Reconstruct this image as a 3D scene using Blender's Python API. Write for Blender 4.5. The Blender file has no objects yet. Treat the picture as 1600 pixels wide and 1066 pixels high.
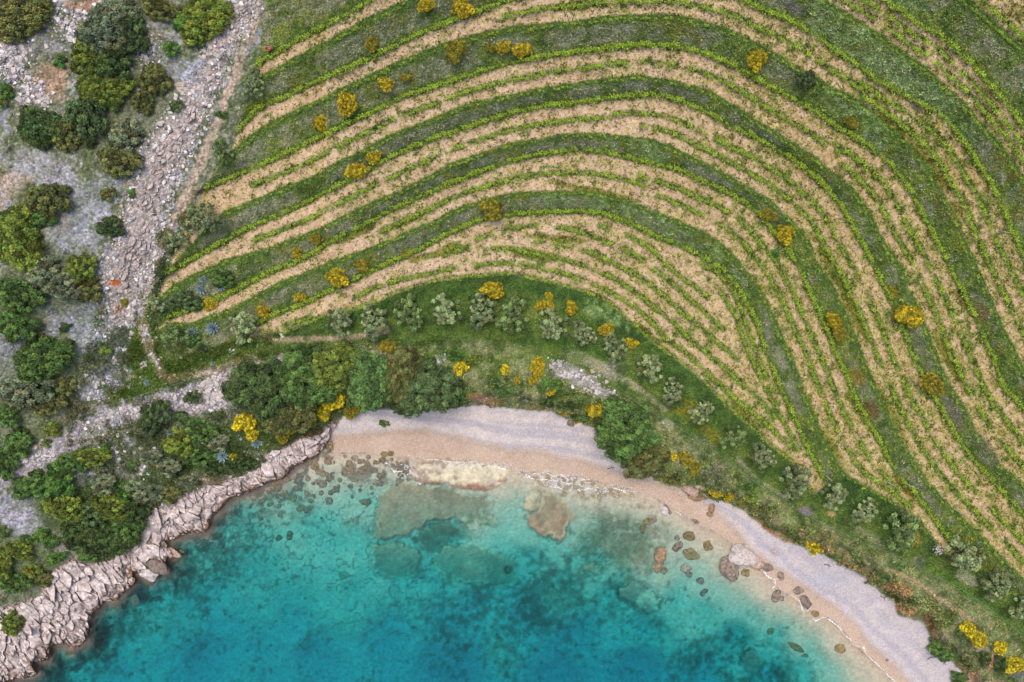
import bpy, math, random
import numpy as np
from mathutils import Vector
random.seed(7); RNG = np.random.default_rng(7)
sc = bpy.context.scene
CAM_H = 110.0            # camera height above the sea (m)
PX = 0.1                 # metres per photo pixel at sea level
# ---------------------------------------------------------------- camera
cd = bpy.data.cameras.new('camera'); cam = bpy.data.objects.new('camera', cd)
sc.collection.objects.link(cam); cam.location = (0, 0, CAM_H); cam.rotation_euler = (0, 0, 0)
cd.sensor_width = 36; cd.lens = 36*CAM_H/160.0; cd.clip_start = 1; cd.clip_end = 2500
sc.camera = cam
# ---------------------------------------------------------------- light (bright overcast)
SUN_EL, SUN_AZ = math.radians(72), math.radians(-25)    # azimuth measured from +Y (up in the picture) towards +X
w = bpy.data.worlds.new('World'); sc.world = w; w.use_nodes = True
nt = w.node_tree; nt.nodes.clear()
sky = nt.nodes.new('ShaderNodeTexSky'); sky.sky_type = 'NISHITA'; sky.sun_disc = False
sky.sun_elevation = SUN_EL; sky.sun_rotation = SUN_AZ; sky.air_density = 1.6; sky.dust_density = 5.0; sky.ozone_density = 1.0
bg = nt.nodes.new('ShaderNodeBackground'); bg.inputs[1].default_value = 0.14
wo = nt.nodes.new('ShaderNodeOutputWorld')
nt.links.new(sky.outputs[0], bg.inputs[0]); nt.links.new(bg.outputs[0], wo.inputs[0])
sd = bpy.data.lights.new('sun', 'SUN'); sd.energy = 1.2; sd.angle = math.radians(40); sd.color = (1.0, 0.95, 0.87)
so = bpy.data.objects.new('sun', sd); sc.collection.objects.link(so)
dvec = Vector((math.sin(SUN_AZ)*math.cos(SUN_EL), math.cos(SUN_AZ)*math.cos(SUN_EL), math.sin(SUN_EL)))
so.rotation_euler = dvec.to_track_quat('Z', 'Y').to_euler()
sc.view_settings.view_transform = 'Standard'; sc.view_settings.look = 'None'
sc.view_settings.gamma = 1; sc.view_settings.use_curve_mapping = False
sc.view_settings.exposure = 0.78
sc.cycles.max_bounces = 5; sc.cycles.diffuse_bounces = 2; sc.cycles.transparent_max_bounces = 8
sc.cycles.volume_bounces = 0; sc.cycles.caustics_reflective = False; sc.cycles.caustics_refractive = False
ALB = 0.62               # real-world albedo of a surface whose sunlit picture colour is written below

def lin(c):
    c = np.asarray(c, float)/255.0
    return np.where(c <= 0.04045, c/12.92, ((c+0.055)/1.055)**2.4)
def alb(c): return lin(c)*ALB
def P(u, v, z=0.0):
    f = (CAM_H - z)/CAM_H*PX
    return ((u-800.0)*f, (533.0-v)*f, z)

# ================================================================ traced lines (photo pixels)
T = {}; U = {}
U[1] = [(402,512),(425,497),(476,479),(527,453),(603,418),(653,395),(704,367),(755,347),(800,339),(851,336),(901,334),(942,337),(977,350),(1028,375),(1053,384),(1096,405),(1129,427),(1150,450),(1165,481),(1180,509),(1190,545),(1203,575),(1217,612),(1236,650),(1252,690),(1268,722),(1286,752)]
T[1] = [(262,506),(304,503),(362,481),(400,461),(438,441),(501,415),(577,388),(636,362),(679,345),(729,319),(767,309),(800,302),(851,298),(927,300),(977,312),(1015,326),(1053,342),(1104,365),(1137,388),(1155,410),(1180,441),(1203,478),(1225,532),(1243,570),(1253,603),(1263,628),(1273,654),(1289,689),(1309,724),(1322,742),(1352,760),(1390,780),(1420,800),(1455,835),(1470,860)]
U[2] = [(258,501),(317,482),(362,462),(400,441),(425,428),(476,408),(527,377),(577,352),(608,334),(653,314),(691,296),(729,281),(767,266),(800,254),(851,244),(901,238),(942,241),(977,249),(1015,258),(1053,267),(1091,284),(1137,306),(1175,327),(1200,358),(1215,377),(1238,408),(1253,438),(1266,469),(1281,502),(1294,532),(1306,562),(1322,595),(1337,633),(1352,659),(1372,694),(1390,729),(1410,755),(1428,775),(1455,812),(1489,859)]
T[2] = [(252,462),(279,441),(317,423),(355,405),(400,394),(451,375),(501,357),(527,342),(577,318),(628,296),(679,270),(704,256),(755,238),(800,223),(851,215),(901,208),(952,210),(1003,215),(1041,225),(1066,238),(1104,256),(1127,268),(1155,284),(1200,311),(1220,327),(1246,352),(1266,380),(1279,413),(1296,436),(1309,461),(1322,489),(1339,530),(1352,565),(1365,595),(1377,623),(1393,659),(1408,689),(1428,719),(1453,755),(1474,780),(1495,800),(1524,829),(1555,859),(1580,887),(1610,915),(1720,1010)]
U[3] = [(254,433),(291,415),(329,393),(367,372),(400,355),(451,334),(501,309),(539,289),(577,267),(628,241),(679,220),(729,203),(800,180),(851,170),(914,163),(965,155),(1028,152),(1066,162),(1104,180),(1142,200),(1200,229),(1230,248),(1263,272),(1289,296),(1311,324),(1327,352),(1347,388),(1360,415),(1377,448),(1393,479),(1410,525),(1423,557),(1436,585),(1453,618),(1469,643),(1491,684),(1514,717),(1542,747),(1567,775),(1588,798),(1620,830),(1720,930)]
T[3] = [(335,345),(350,331),(400,311),(451,289),(501,271),(527,253),(562,236),(593,220),(628,203),(679,185),(729,162),(800,147),(851,137),(901,129),(952,122),(990,117),(1028,122),(1066,129),(1104,139),(1142,162),(1167,177),(1200,200),(1230,218),(1261,236),(1284,256),(1303,271),(1332,294),(1352,319),(1365,342),(1377,370),(1393,393),(1408,415),(1420,446),(1433,474),(1446,504),(1455,533),(1469,565),(1484,598),(1504,633),(1524,671),(1547,704),(1567,730),(1600,757),(1720,860)]
U[4] = [(318,300),(355,284),(400,265),(451,243),(501,218),(552,193),(590,175),(628,157),(653,147),(704,132),(755,114),(800,102),(851,91),(901,85),(952,79),(1003,73),(1041,76),(1079,81),(1117,94),(1155,111),(1200,138),(1238,157),(1271,177),(1301,200),(1332,215),(1360,236),(1382,253),(1401,272),(1420,299),(1433,329),(1448,355),(1463,385),(1476,410),(1491,441),(1507,469),(1530,520),(1550,565),(1565,608),(1585,628),(1600,648),(1720,790)]
T[4] = [(368,232),(400,205),(476,165),(542,134),(603,106),(679,73),(755,51),(800,41),(851,38),(901,33),(952,25),(1003,23),(1041,22),(1079,28),(1117,38),(1155,53),(1197,75),(1230,94),(1263,114),(1301,137),(1327,149),(1352,165),(1377,187),(1403,208),(1423,228),(1443,251),(1456,271),(1469,296),(1484,319),(1499,350),(1509,383),(1524,408),(1537,441),(1552,476),(1567,509),(1580,535),(1600,575),(1720,760)]
U[5] = [(368,214),(400,177),(501,129),(577,96),(653,58),(729,28),(800,2),(850,-12),(950,-22),(1060,-20),(1150,-2),(1200,23),(1238,38),(1276,61),(1309,86),(1339,106),(1372,132),(1403,147),(1441,167),(1474,185),(1486,203),(1504,225),(1519,248),(1534,272),(1552,299),(1565,332),(1577,362),(1590,388),(1600,410),(1720,600)]
T[5] = [(404,121),(413,117),(463,89),(514,63),(552,41),(603,15),(628,3),(700,-28),(850,-60),(1000,-75),(1150,-60),(1230,-35),(1291,0),(1314,15),(1352,38),(1387,61),(1415,84),(1453,109),(1479,137),(1504,157),(1529,187),(1555,215),(1575,241),(1595,269),(1720,430)]
U[6] = [(400,106),(414,98),(463,68),(514,43),(552,20),(582,3),(640,-22),(760,-65),(900,-100),(1050,-115),(1200,-90),(1300,-50),(1377,0),(1403,18),(1428,38),(1466,58),(1491,79),(1517,104),(1542,132),(1567,162),(1600,205),(1720,370)]
T[6] = [(300,20),(560,-60),(700,-100),(900,-150),(1100,-160),(1300,-110),(1440,-50),(1512,0),(1537,18),(1562,41),(1600,73),(1720,190)]
U[7] = [(300,-60),(560,-120),(900,-200),(1200,-200),(1440,-100),(1576,0),(1600,18),(1720,110)]
LOW = [(405,520),(445,522),(509,494),(562,483),(628,456),(679,441),(729,434),(800,428),(851,441),(901,453),(942,469),(977,496),(1018,534),(1053,560),(1099,595),(1137,638),(1180,674),(1200,695),(1225,714),(1251,735),(1266,770)]
VINEYARD = [(440,-140),(404,90),(368,222),(318,297),(254,438),(240,500),(262,560),(330,545),(400,524)]+LOW[1:]+[(1275,772),(1290,756),(1322,742),(1352,760),(1390,780),(1420,802),(1455,838),(1480,868),(1505,872),(1560,905),(1640,975),(1800,1100),(1800,-140)]
SHORE_L = [(-140,1200),(20,1062),(51,1058),(61,1052),(53,1037),(76,1032),(79,1011),(101,1004),(111,1015),(137,1002),(139,976),(147,956),(165,938),(180,940),(213,907),(203,890),(233,907),(243,897),(261,892),(258,875),(274,870),(258,846),(274,842),(291,834),(322,831),(329,811),(342,800),(357,780),(380,770),(400,765),(413,757),(438,750),(463,728),(496,710),(507,700)]
SHORE_B = [(520,708),(555,707),(590,708),(618,712),(641,714),(679,717),(729,722),(755,730),(800,736),(838,737),(876,740),(927,750),(977,762),(1015,775),(1053,793),(1091,819),(1124,834),(1145,850),(1165,878),(1195,895),(1213,916),(1233,930),(1253,943),(1271,958),(1286,961),(1301,971),(1319,986),(1334,1006),(1357,1026),(1377,1042),(1398,1064),(1460,1130),(1560,1260)]
SEA_POLY = SHORE_L+SHORE_B+[(1560,1400),(-140,1400)]
BEACH_TOP = [(507,680),(534,648),(577,641),(615,640),(671,640),(704,638),(724,633),(767,634),(800,638),(863,643),(901,659),(929,666),(944,694),(962,719),(1003,732),(1028,750),(1053,760),(1071,768),(1104,778),(1129,782),(1160,796),(1200,832),(1225,847),(1261,856),(1289,867),(1309,880),(1352,902),(1377,928),(1395,938),(1403,961),(1443,973),(1456,999),(1469,1019),(1499,1044),(1510,1066),(1560,1110),(1700,1230)]
BEACH_POLY = BEACH_TOP+SHORE_B[::-1]
SAND_EDGE = [(507,684),(577,676),(628,674),(679,674),(729,689),(800,704),(851,707),(901,717),(952,732),(1003,745),(1041,758),(1079,770),(1117,794),(1142,818),(1160,842),(1180,866),(1213,885),(1263,918),(1306,948),(1342,978),(1362,1009),(1403,1044),(1422,1066),(1480,1130),(1580,1260)]
ROCK_IN = [(534,650),(511,664),(497,680),(470,683),(440,698),(410,712),(400,732),(367,747),(317,760),(286,773),(253,790),(233,796),(220,821),(218,844),(190,859),(177,875),(152,880),(134,885),(114,875),(89,890),(76,897),(66,915),(61,933),(25,945),(0,948),(-140,965)]
ROCK_POLY = ROCK_IN+SHORE_L
OUTCROP = [(388,-20),(398,10),(378,50),(352,85),(345,120),(325,150),(318,185),(300,215),(285,255),(262,290),(255,330),(245,365),(248,400),(232,430),(215,470),(208,510),(178,512),(165,480),(160,440),(175,390),(195,350),(205,310),(222,270),(235,225),(262,190),(290,150),(315,110),(335,65),(362,20),(372,-20)]
FENCE = [(127,651),(170,634),(228,616),(286,598),(330,584),(355,573),(400,562),(440,556),(520,541),(600,535),(680,530),(760,532),(838,547),(876,567),(914,583),(977,618),(1015,641),(1053,664),(1104,697),(1147,730),(1200,768),(1258,804),(1309,829),(1347,847),(1395,864),(1453,897),(1491,913),(1529,940),(1570,971),(1600,999),(1650,1040)]
TRACKS = [ # dirt tracks: polyline, half width, colour
 ([(400,-30),(396,30),(375,95),(350,160),(330,215),(310,262),(292,300),(262,370),(240,410),(228,450),(222,500),(236,555),(262,590),(330,582),(395,560)], 8, (208,182,164)),
 ([(400,520),(430,532),(480,531),(540,528),(605,518)], 5, (196,170,145)),
 ([(-120,790),(15,738),(60,712),(110,690),(160,655),(215,640),(260,628),(310,618),(350,605)], 20, (186,176,182)),
 ([(350,605),(400,575),(440,560)], 8, (190,178,172)),
 ([(160,665),(190,735),(210,745)], 5, (182,172,176)),
 ([(60,160),(85,130),(105,105)], 6, (196,160,140)),
 ([(930,570),(990,600),(1040,640)], 4, (178,172,140)),
 ([(1150,715),(1185,750),(1230,780)], 3, (185,175,150)),
]
VINE_S0 = [
 [(934,352),(977,367),(1015,385),(1036,408),(1061,431),(1084,446),(1109,466)],
 [(742,375),(800,356),(843,352),(889,357),(922,367),(957,383),(993,398),(1010,410)],
 [(1020,418),(1043,436),(1069,459),(1094,481),(1117,502),(1134,517)],
 [(828,375),(871,380),(901,388),(934,398),(965,415),(993,428),(1020,448),(1043,466),(1063,486),(1091,509),(1117,532),(1137,547),(1155,565)],
 [(691,400),(729,388),(800,388),(838,398),(876,404),(914,415),(952,431),(977,446),(1015,474),(1053,504),(1079,532),(1104,550),(1129,573),(1155,595),(1180,618),(1215,655)],
 [(552,466),(577,453),(628,436),(679,426),(729,415),(800,410),(838,417),(876,426),(914,438),(942,451),(977,469),(1003,489),(1023,507),(1041,532),(1074,552),(1104,583),(1129,605),(1160,633),(1200,664),(1240,702)],
 [(1104,433),(1124,451),(1134,469),(1150,494),(1162,532),(1177,567),(1195,603),(1225,660),(1250,705)],
 [(1091,410),(1124,428),(1147,456),(1162,494),(1175,535),(1190,570),(1208,615)],
 [(440,511),(470,500),(489,493)]]
VINE_IN = [ # strip index, fraction across, x from, x to
 (1,.5,600,1010),(1,.36,1000,1420),(1,.68,985,1390),(2,.5,400,960),(2,.3,1000,1720),(2,.62,960,1720),
 (3,.5,400,1300),(3,.3,1300,1720),(3,.64,1285,1720),(4,.5,790,1340),(4,.3,1335,1720),(4,.66,1325,1720),
 (5,.35,1230,1720),(5,.7,1260,1720),(6,.3,1500,1720)]
# ================================================================ rasters
GS = 2.0
U0, U1_, V0, V1_ = -120.0, 1720.0, -120.0, 1186.0
gu = np.arange(U0, U1_+1, GS); gv = np.arange(V0, V1_+1, GS)
NU, NV = len(gu), len(gv)
GU, GV = np.meshgrid(gu, gv)
cu = np.arange(U0, U1_+8, 4.0); cv = np.arange(V0, V1_+8, 4.0)
CU, CV = np.meshgrid(cu, cv)
def up(a):
    """4-pixel raster -> 2-pixel raster"""
    o = np.empty((len(cv)*2-1, len(cu)*2-1))
    o[::2, ::2] = a; o[1::2, ::2] = (a[1:]+a[:-1])/2
    o[:, 1::2] = (o[:, 2::2]+o[:, :-2:2])/2
    return o[:NV, :NU]
def seg_field(poly, closed=False):
    best = np.full(CU.shape, 1e18); side = np.zeros(CU.shape)
    pts = list(poly)+([poly[0]] if closed else [])
    inside = np.zeros(CU.shape, bool)
    for (x0, y0), (x1, y1) in zip(pts[:-1], pts[1:]):
        dx, dy = x1-x0, y1-y0; L = dx*dx+dy*dy
        if L == 0: continue
        t = np.clip(((CU-x0)*dx+(CV-y0)*dy)/L, 0, 1)
        ex, ey = CU-x0-t*dx, CV-y0-t*dy
        d = ex*ex+ey*ey; m = d < best
        best[m] = d[m]
        if closed:
            if dy != 0:
                c = ((y0 > CV) != (y1 > CV)) & (CU < dx*(CV-y0)/dy+x0); inside ^= c
        else:
            s = -(dx*(CV-y0)-dy*(CU-x0)); side[m] = np.where(s[m] >= 0, 1, -1)
    d = np.sqrt(best)
    return np.where(inside, d, -d) if closed else d*side
def sdf(poly, closed=True): return up(seg_field(poly, closed))
def ss(a, b, x):
    t = np.clip((x-a)/(b-a), 0, 1); return t*t*(3-2*t)
def vnoise(cell, seed, u=None, v=None, ang=0.0, stretch=1.0):
    u = GU if u is None else u; v = GV if v is None else v
    if ang or stretch != 1.0:
        c, s = math.cos(ang), math.sin(ang); u, v = (u*c+v*s)/stretch, (-u*s+v*c)
    x = u/cell+1000; y = v/cell+1000
    xi = np.floor(x).astype(np.int64); yi = np.floor(y).astype(np.int64); fx = x-xi; fy = y-yi
    fx = fx*fx*(3-2*fx); fy = fy*fy*(3-2*fy)
    tab = np.random.default_rng(seed).random((256, 256))
    g = lambda a, b: tab[a & 255, b & 255]
    return (g(xi, yi)*(1-fx)*(1-fy)+g(xi+1, yi)*fx*(1-fy)+g(xi, yi+1)*(1-fx)*fy+g(xi+1, yi+1)*fx*fy)
def fbm(cell, seed, octv=4, gain=.55, **k):
    a = 1.0; s = 0; n = 0
    for i in range(octv):
        s = s+a*vnoise(cell/2**i, seed+i*17, **k); n += a; a *= gain
    return s/n
def nz(cell, seed, octv=4, gain=.55, **k):           # roughly -1..1
    return np.clip((fbm(cell, seed, octv, gain, **k)-.5)*3.2, -1.3, 1.3)

sT = {}; sU = {}
for k in range(1, 8):
    for D, S in ((T, sT), (U, sU)):
        if k not in D: continue
        c = D[k]; p = c[0]; e = c[-1]
        ext = [(p[0]-420, p[1]+400), (p[0]-60, p[1]+62)]+c
        if e[0] < 1600: ext = ext+[(e[0]+200, e[1]+160)]
        S[k] = up(seg_field(ext))
sT[7] = sU[7]-120
d_vine = sdf(VINEYARD); d_sea = -sdf(SEA_POLY); d_beach = sdf(BEACH_POLY)
d_top = sdf(BEACH_TOP, False)       # + inland
d_sand = sdf(SAND_EDGE, False)      # + pebbles side
d_rock = sdf(ROCK_POLY); d_out = sdf(OUTCROP); d_fence = sdf(FENCE, False)
# ================================================================ heights
def box(a, r):
    for ax in (0, 1):
        p = np.pad(a, [(r+1, r) if i == ax else (0, 0) for i in range(2)], mode='edge')
        c = np.cumsum(p, axis=ax)
        a = ((c[2*r+1:]-c[:-2*r-1]) if ax == 0 else (c[:, 2*r+1:]-c[:, :-2*r-1]))/(2*r+1)
    return a
terr = np.zeros((NV, NU))
for k in range(1, 8):
    a = sU[k]; b = sT[k] if k in sT else sU[k]-30
    terr += 1.35*ss(0.05, .95, a/np.maximum(a-b, 1e-3)*(a > 0))
terr_s = box(box(terr, 30), 30)
lm = ss(-14, 6, d_vine)
terr = terr_s*(1-lm)+terr*lm
land = np.maximum(d_sea, 0)
z_beach = 0.016*land + 0.05*ss(0, 10, land)
z_rock = .75*ss(-1, 8, land+nz(26, 5)*4) + .028*np.minimum(land, 60) + .35*ss(.1, .8, nz(38, 9))*ss(4, 20, land)
wr = ss(-10, 10, np.where((GU < 512), 20, -20)*1.0+nz(20, 4)*4)
z_in = z_beach*(1-wr)+z_rock*wr
inland = ss(0, 34, d_top)*ss(0, 1, d_sea)
cliff = ss(2, 26, d_top+nz(22, 31)*9)*(1-wr)*(d_sea > 0)
z_land = z_in + 2.6*cliff + (1.2+0*GU)*ss(30, 140, land)*wr + 1.6*ss(60, 200, land) + terr
z_land += (.25*nz(60, 71)+.12*nz(14, 72))*ss(30, 60, land)*(1-ss(-20, 0, d_vine))
z_land += .05*nz(8, 73)*ss(0, 20, d_vine)
# sea bed depth: control points (u, v, depth m, weed 0..1)
DC = np.array([(560,735,.35,.3),(500,745,.5,.35),(440,790,1.3,.5),(350,840,2.2,.6),(300,880,2.8,.6),(250,930,3.6,.6),(180,960,3.2,.6),(150,1000,4.2,.7),(90,1045,3.8,.8),(300,960,4.6,.5),(400,900,3.3,.5),(480,845,2.2,.45),(515,868,2.6,.05),(545,885,2.8,.05),(600,915,3.6,.1),(560,925,4.0,.2),(450,960,4.8,.25),(350,1000,5.6,.2),(300,1040,6.4,.1),(200,1030,5.6,.35),(600,1000,5.6,.3),(500,1040,6.6,.2),(700,1050,7.2,.25),(740,960,5.0,.55),(820,960,5.4,.7),(900,1000,6.2,.5),(880,1050,7.4,.2),(1000,1040,7.2,.25),(1100,1050,6.4,.5),(1000,985,4.6,.45),(950,930,3.9,.6),(880,900,3.9,.8),(830,870,3.4,.6),(700,848,3.2,.4),(665,915,4.2,.5),(620,845,2.6,.3),(560,860,3.0,.1),(800,930,4.6,.6),(795,805,1.0,.02),(830,845,1.5,.05),(870,862,2.1,.3),(930,875,2.6,.6),(940,830,.9,.55),(1000,850,.8,.6),(1060,930,2.5,.35),(1100,955,3.2,.5),(1100,905,.9,.05),(1130,925,1.1,.1),(1180,965,1.6,.3),(1200,1005,2.8,.5),(1150,1000,4.6,.6),(1245,1000,.9,.1),(1290,1050,1.0,.1),(1245,1060,2.8,.45),(1200,1060,5.4,.6),(1310,1010,.3,0),(1350,1055,.35,0),(1100,860,.25,0),(1150,905,.3,0),(1190,925,.2,0),(1000,800,.35,.1),(900,775,.3,.2),(850,755,.2,.2),(960,890,1.5,.5),(1040,885,.8,.4),(640,800,.7,.5),(740,800,.7,.5),(620,870,1.9,.4),(740,880,1.9,.4),(690,835,2.8,.5),(660,920,3.6,.5),(1260,1120,3,.3),(700,1180,8,.2),(0,1180,6,.4),(1000,1180,8,.3),(560,800,1.3,.3),(600,745,.5,.3),(120,1060,5.2,.5),(850,790,.35,.2),(900,815,.5,.4),(890,840,.8,.5),(950,850,.65,.6),(1000,880,.7,.6),(1040,905,.7,.5),(960,800,.35,.4),(780,770,.35,.1),(800,820,1.2,.02),(1080,920,.9,.2),(720,775,.4,.3),(1050,860,.35,.3),(1120,890,.35,.1),(1020,830,.35,.5),(980,830,.5,.6),(930,790,.3,.3),(870,880,2.6,.6),(910,890,2.4,.7),(960,905,2.2,.7),(1100,935,1.4,.3),(1150,940,.9,.2),(1200,960,.8,.1),(640,780,.45,.5),(740,800,.5,.5)])
num = np.zeros(CU.shape); wd = np.zeros(CU.shape); den = np.zeros(CU.shape)
for (a, b, dep, wee) in DC:
    ww = 1.0/((CU-a)**2+(CV-b)**2+250.0)**1.7
    num += ww*dep; wd += ww*wee; den += ww
dep = up(num/den); weed = up(wd/den)
water = np.maximum(-d_sea, 0)
dep = dep*ss(0, np.where(GU < 480, 34, 60), water)*.92+.001*water
dep += (.7*nz(46, 41)*np.minimum(dep, 3)/3)+.5*nz(70, 44, 3)*ss(2.5, 4.5, dep)
REEF = [ # polygon, target depth, colour
 ([(636,738),(650,722),(700,716),(740,720),(790,727),(797,735),(790,752),(762,768),(735,770),(700,757),(660,757),(640,747)], -.04, (206,196,170)),
 ([(590,775),(600,765),(628,752),(660,757),(700,760),(760,772),(768,790),(760,802),(782,818),(745,816),(700,810),(668,812),(655,830),(632,838),(602,843),(582,840),(590,810)], .32, (172,150,126)),
 ([(575,884),(584,852),(600,846),(625,848),(650,860),(655,880),(650,898),(632,902),(600,900),(580,894)], 1.0, (168,156,132)),
 ([(680,872),(692,850),(715,848),(745,850),(770,858),(790,872),(808,876),(808,900),(800,915),(775,905),(740,912),(700,910),(682,895)], 1.1, (170,160,134)),
 ([(640,845),(665,826),(690,815),(712,818),(742,828),(735,842),(700,845),(680,868),(660,862),(655,850)], 1.3, (150,138,118)),
 ([(814,790),(826,770),(842,764),(845,780),(838,798),(822,800)], .2, (190,176,150)),
 ([(846,770),(870,776),(892,792),(905,812),(890,822),(884,845),(872,850),(862,838),(848,838),(830,826),(826,806),(840,800)], .25, (172,148,122)),
 ([(998,935),(1005,927),(1020,926),(1032,935),(1030,950),(1012,958),(998,950)], 1.0, (176,168,146)),
 ([(906,886),(910,877),(925,880),(928,890),(915,895)], .9, (176,166,140)),
 ([(968,925),(980,915),(1003,917),(1000,930),(985,936),(970,932)], 1.2, (150,140,122)),
 ([(1160,1030),(1175,1020),(1188,1030),(1180,1050),(1165,1045)], 2.2, (140,135,118)),
]
reef_col = []; wob = nz(16, 55)*3.2+nz(6, 56, 2)*1.8
for poly, dd, c in REEF:
    d = sdf(poly)+wob*(.8 if dd < 0 else 1.5)+nz(34, 57)*(2.5 if dd < .3 else 5)
    m = ss(-2.5, 3.5, d)*(1 if dd < .6 or dd > 1.2 and dd < 1.7 else .8)
    vt = min(q[1] for q in poly); tgt = dd+.12*nz(12, 61)+(0 if dd < .3 else .010 if dd < .7 else .042)*np.maximum(GV-vt, 0)
    tgt = np.minimum(tgt, dep+.2) if dd > .5 else tgt
    dep = dep*(1-m)+tgt*m
    reef_col.append((d, m, c, dd))
d_hole = -np.hypot(GU-794, GV-891)+6+wob*.3
dep += ss(-1, 3, d_hole)*1.6
dep += .18*nz(10, 43)*weed*ss(.2, .8, dep)
Z = np.where(d_sea > 0, z_land, -dep)
# the pale shelf stands just above water
m0 = reef_col[0][1]; Z = np.where(m0 > .5, .05+.05*nz(14, 66), Z)
Zi = lambda u, v: Z[int(np.clip(round((v-V0)/GS), 0, NV-1)), int(np.clip(round((u-U0)/GS), 0, NU-1))]
def samp(A, u, v):
    iu = np.clip(np.round((np.asarray(u)-U0)/GS).astype(int), 0, NU-1); iv = np.clip(np.round((np.asarray(v)-V0)/GS).astype(int), 0, NV-1)
    return A[iv, iu]
# ================================================================ vine rows
def resample(c, step):
    c = np.array(c, float); s = np.r_[0, np.cumsum(np.hypot(*np.diff(c, axis=0).T))]
    # smooth: Catmull-like by dense interpolation then moving average
    t = np.arange(0, s[-1], 2.0); x = np.interp(t, s, c[:, 0]); y = np.interp(t, s, c[:, 1])
    k = np.ones(11)/11
    if len(x) > 24:
        xs = np.convolve(np.pad(x, 5, mode='edge'), k, 'valid'); ys = np.convolve(np.pad(y, 5, mode='edge'), k, 'valid')
        x, y = xs, ys
    q = max(1, int(step/2)); return np.stack([x[::q], y[::q]], 1)
rows = []    # (name phrase, points, width scale, strength)
def offset(pts, d):
    g = np.gradient(pts, axis=0); n = np.stack([g[:, 1], -g[:, 0]], 1); n /= np.linalg.norm(n, axis=1)[:, None]+1e-9
    return pts+n*d
ORD = ['', 'innermost', 'second', 'third', 'fourth', 'fifth', 'outermost', 'farthest']
for k in range(1, 7):
    a = resample(U[k], 2); rows.append(('large leafy grapevine in the row at the foot of the %s grassy bank' % ORD[k], offset(a, 5), 1.0, .93, 'U'))
    a = resample(T[k], 2); rows.append(('leafy grapevine in the row along the outer edge of the %s grassy bank' % ORD[k], offset(a, -3), .62, .8, 'T'))
for (k, t, xa, xb) in VINE_IN:
    a = resample(T[k], 2); b = resample(U[k+1], 2)
    a = a[(a[:, 0] >= xa) & (a[:, 0] <= xb)]
    d = np.hypot(a[:, None, 0]-b[None, :, 0], a[:, None, 1]-b[None, :, 1]); j = d.argmin(1)
    p = a+t*(b[j]-a); p = p[d.min(1) < 90]
    kk = np.ones(9)/9
    p = np.stack([np.convolve(np.pad(p[:, i], 4, mode='edge'), kk, 'valid') for i in (0, 1)], 1)
    rows.append(('leafy grapevine in a row down the middle of the %s bare-soil terrace strip' % ORD[k], p, .85, .82, 'I'))
for c in VINE_S0:
    rows.append(('leafy grapevine in the inner lens of close rows above the olive trees', resample(c, 2), .8, .88, 'S'))
rows.append(('small leafy grapevine on the lowest row edge above the olive trees', offset(resample(LOW, 2), 2), .6, .8, 'L'))
rowmask = np.zeros((NV, NU))
for (_, p, wsc, st, ty) in rows:
    iu = np.round((p[:, 0]-U0)/GS).astype(int); iv = np.round((p[:, 1]-V0)/GS).astype(int)
    ok = (iu > 2) & (iv > 2) & (iu < NU-3) & (iv < NV-3)
    for du in (-1, 0, 1):
        for dv in (-1, 0, 1): np.maximum.at(rowmask, (iv[ok]+dv, iu[ok]+du), wsc)
vine_gap = ss(-.95, -.35, nz(26, 91))
rowmask = np.clip(box(rowmask, 1)*1.25, 0, 1)*ss(-.8, -.2, nz(26, 91))*ss(-6, 2, d_vine)
# ================================================================ ground colour (the colour of the stuff itself, no shading)
C = np.zeros((NV, NU, 3))
def put(m, c):
    global C
    m = np.clip(m, 0, 1)[..., None]; C = C*(1-m)+np.asarray(c, float)*m
def noisy(c1, c2, n):
    n = np.clip(n, 0, 1)[..., None]; return np.asarray(c1, float)*(1-n)+np.asarray(c2, float)*n
N1, N2, N3, N4 = nz(90, 101), nz(34, 102), nz(12, 103), nz(5, 104, 2)
N5, N6, N7 = nz(50, 105), nz(20, 106), nz(7, 107, 2)
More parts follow.
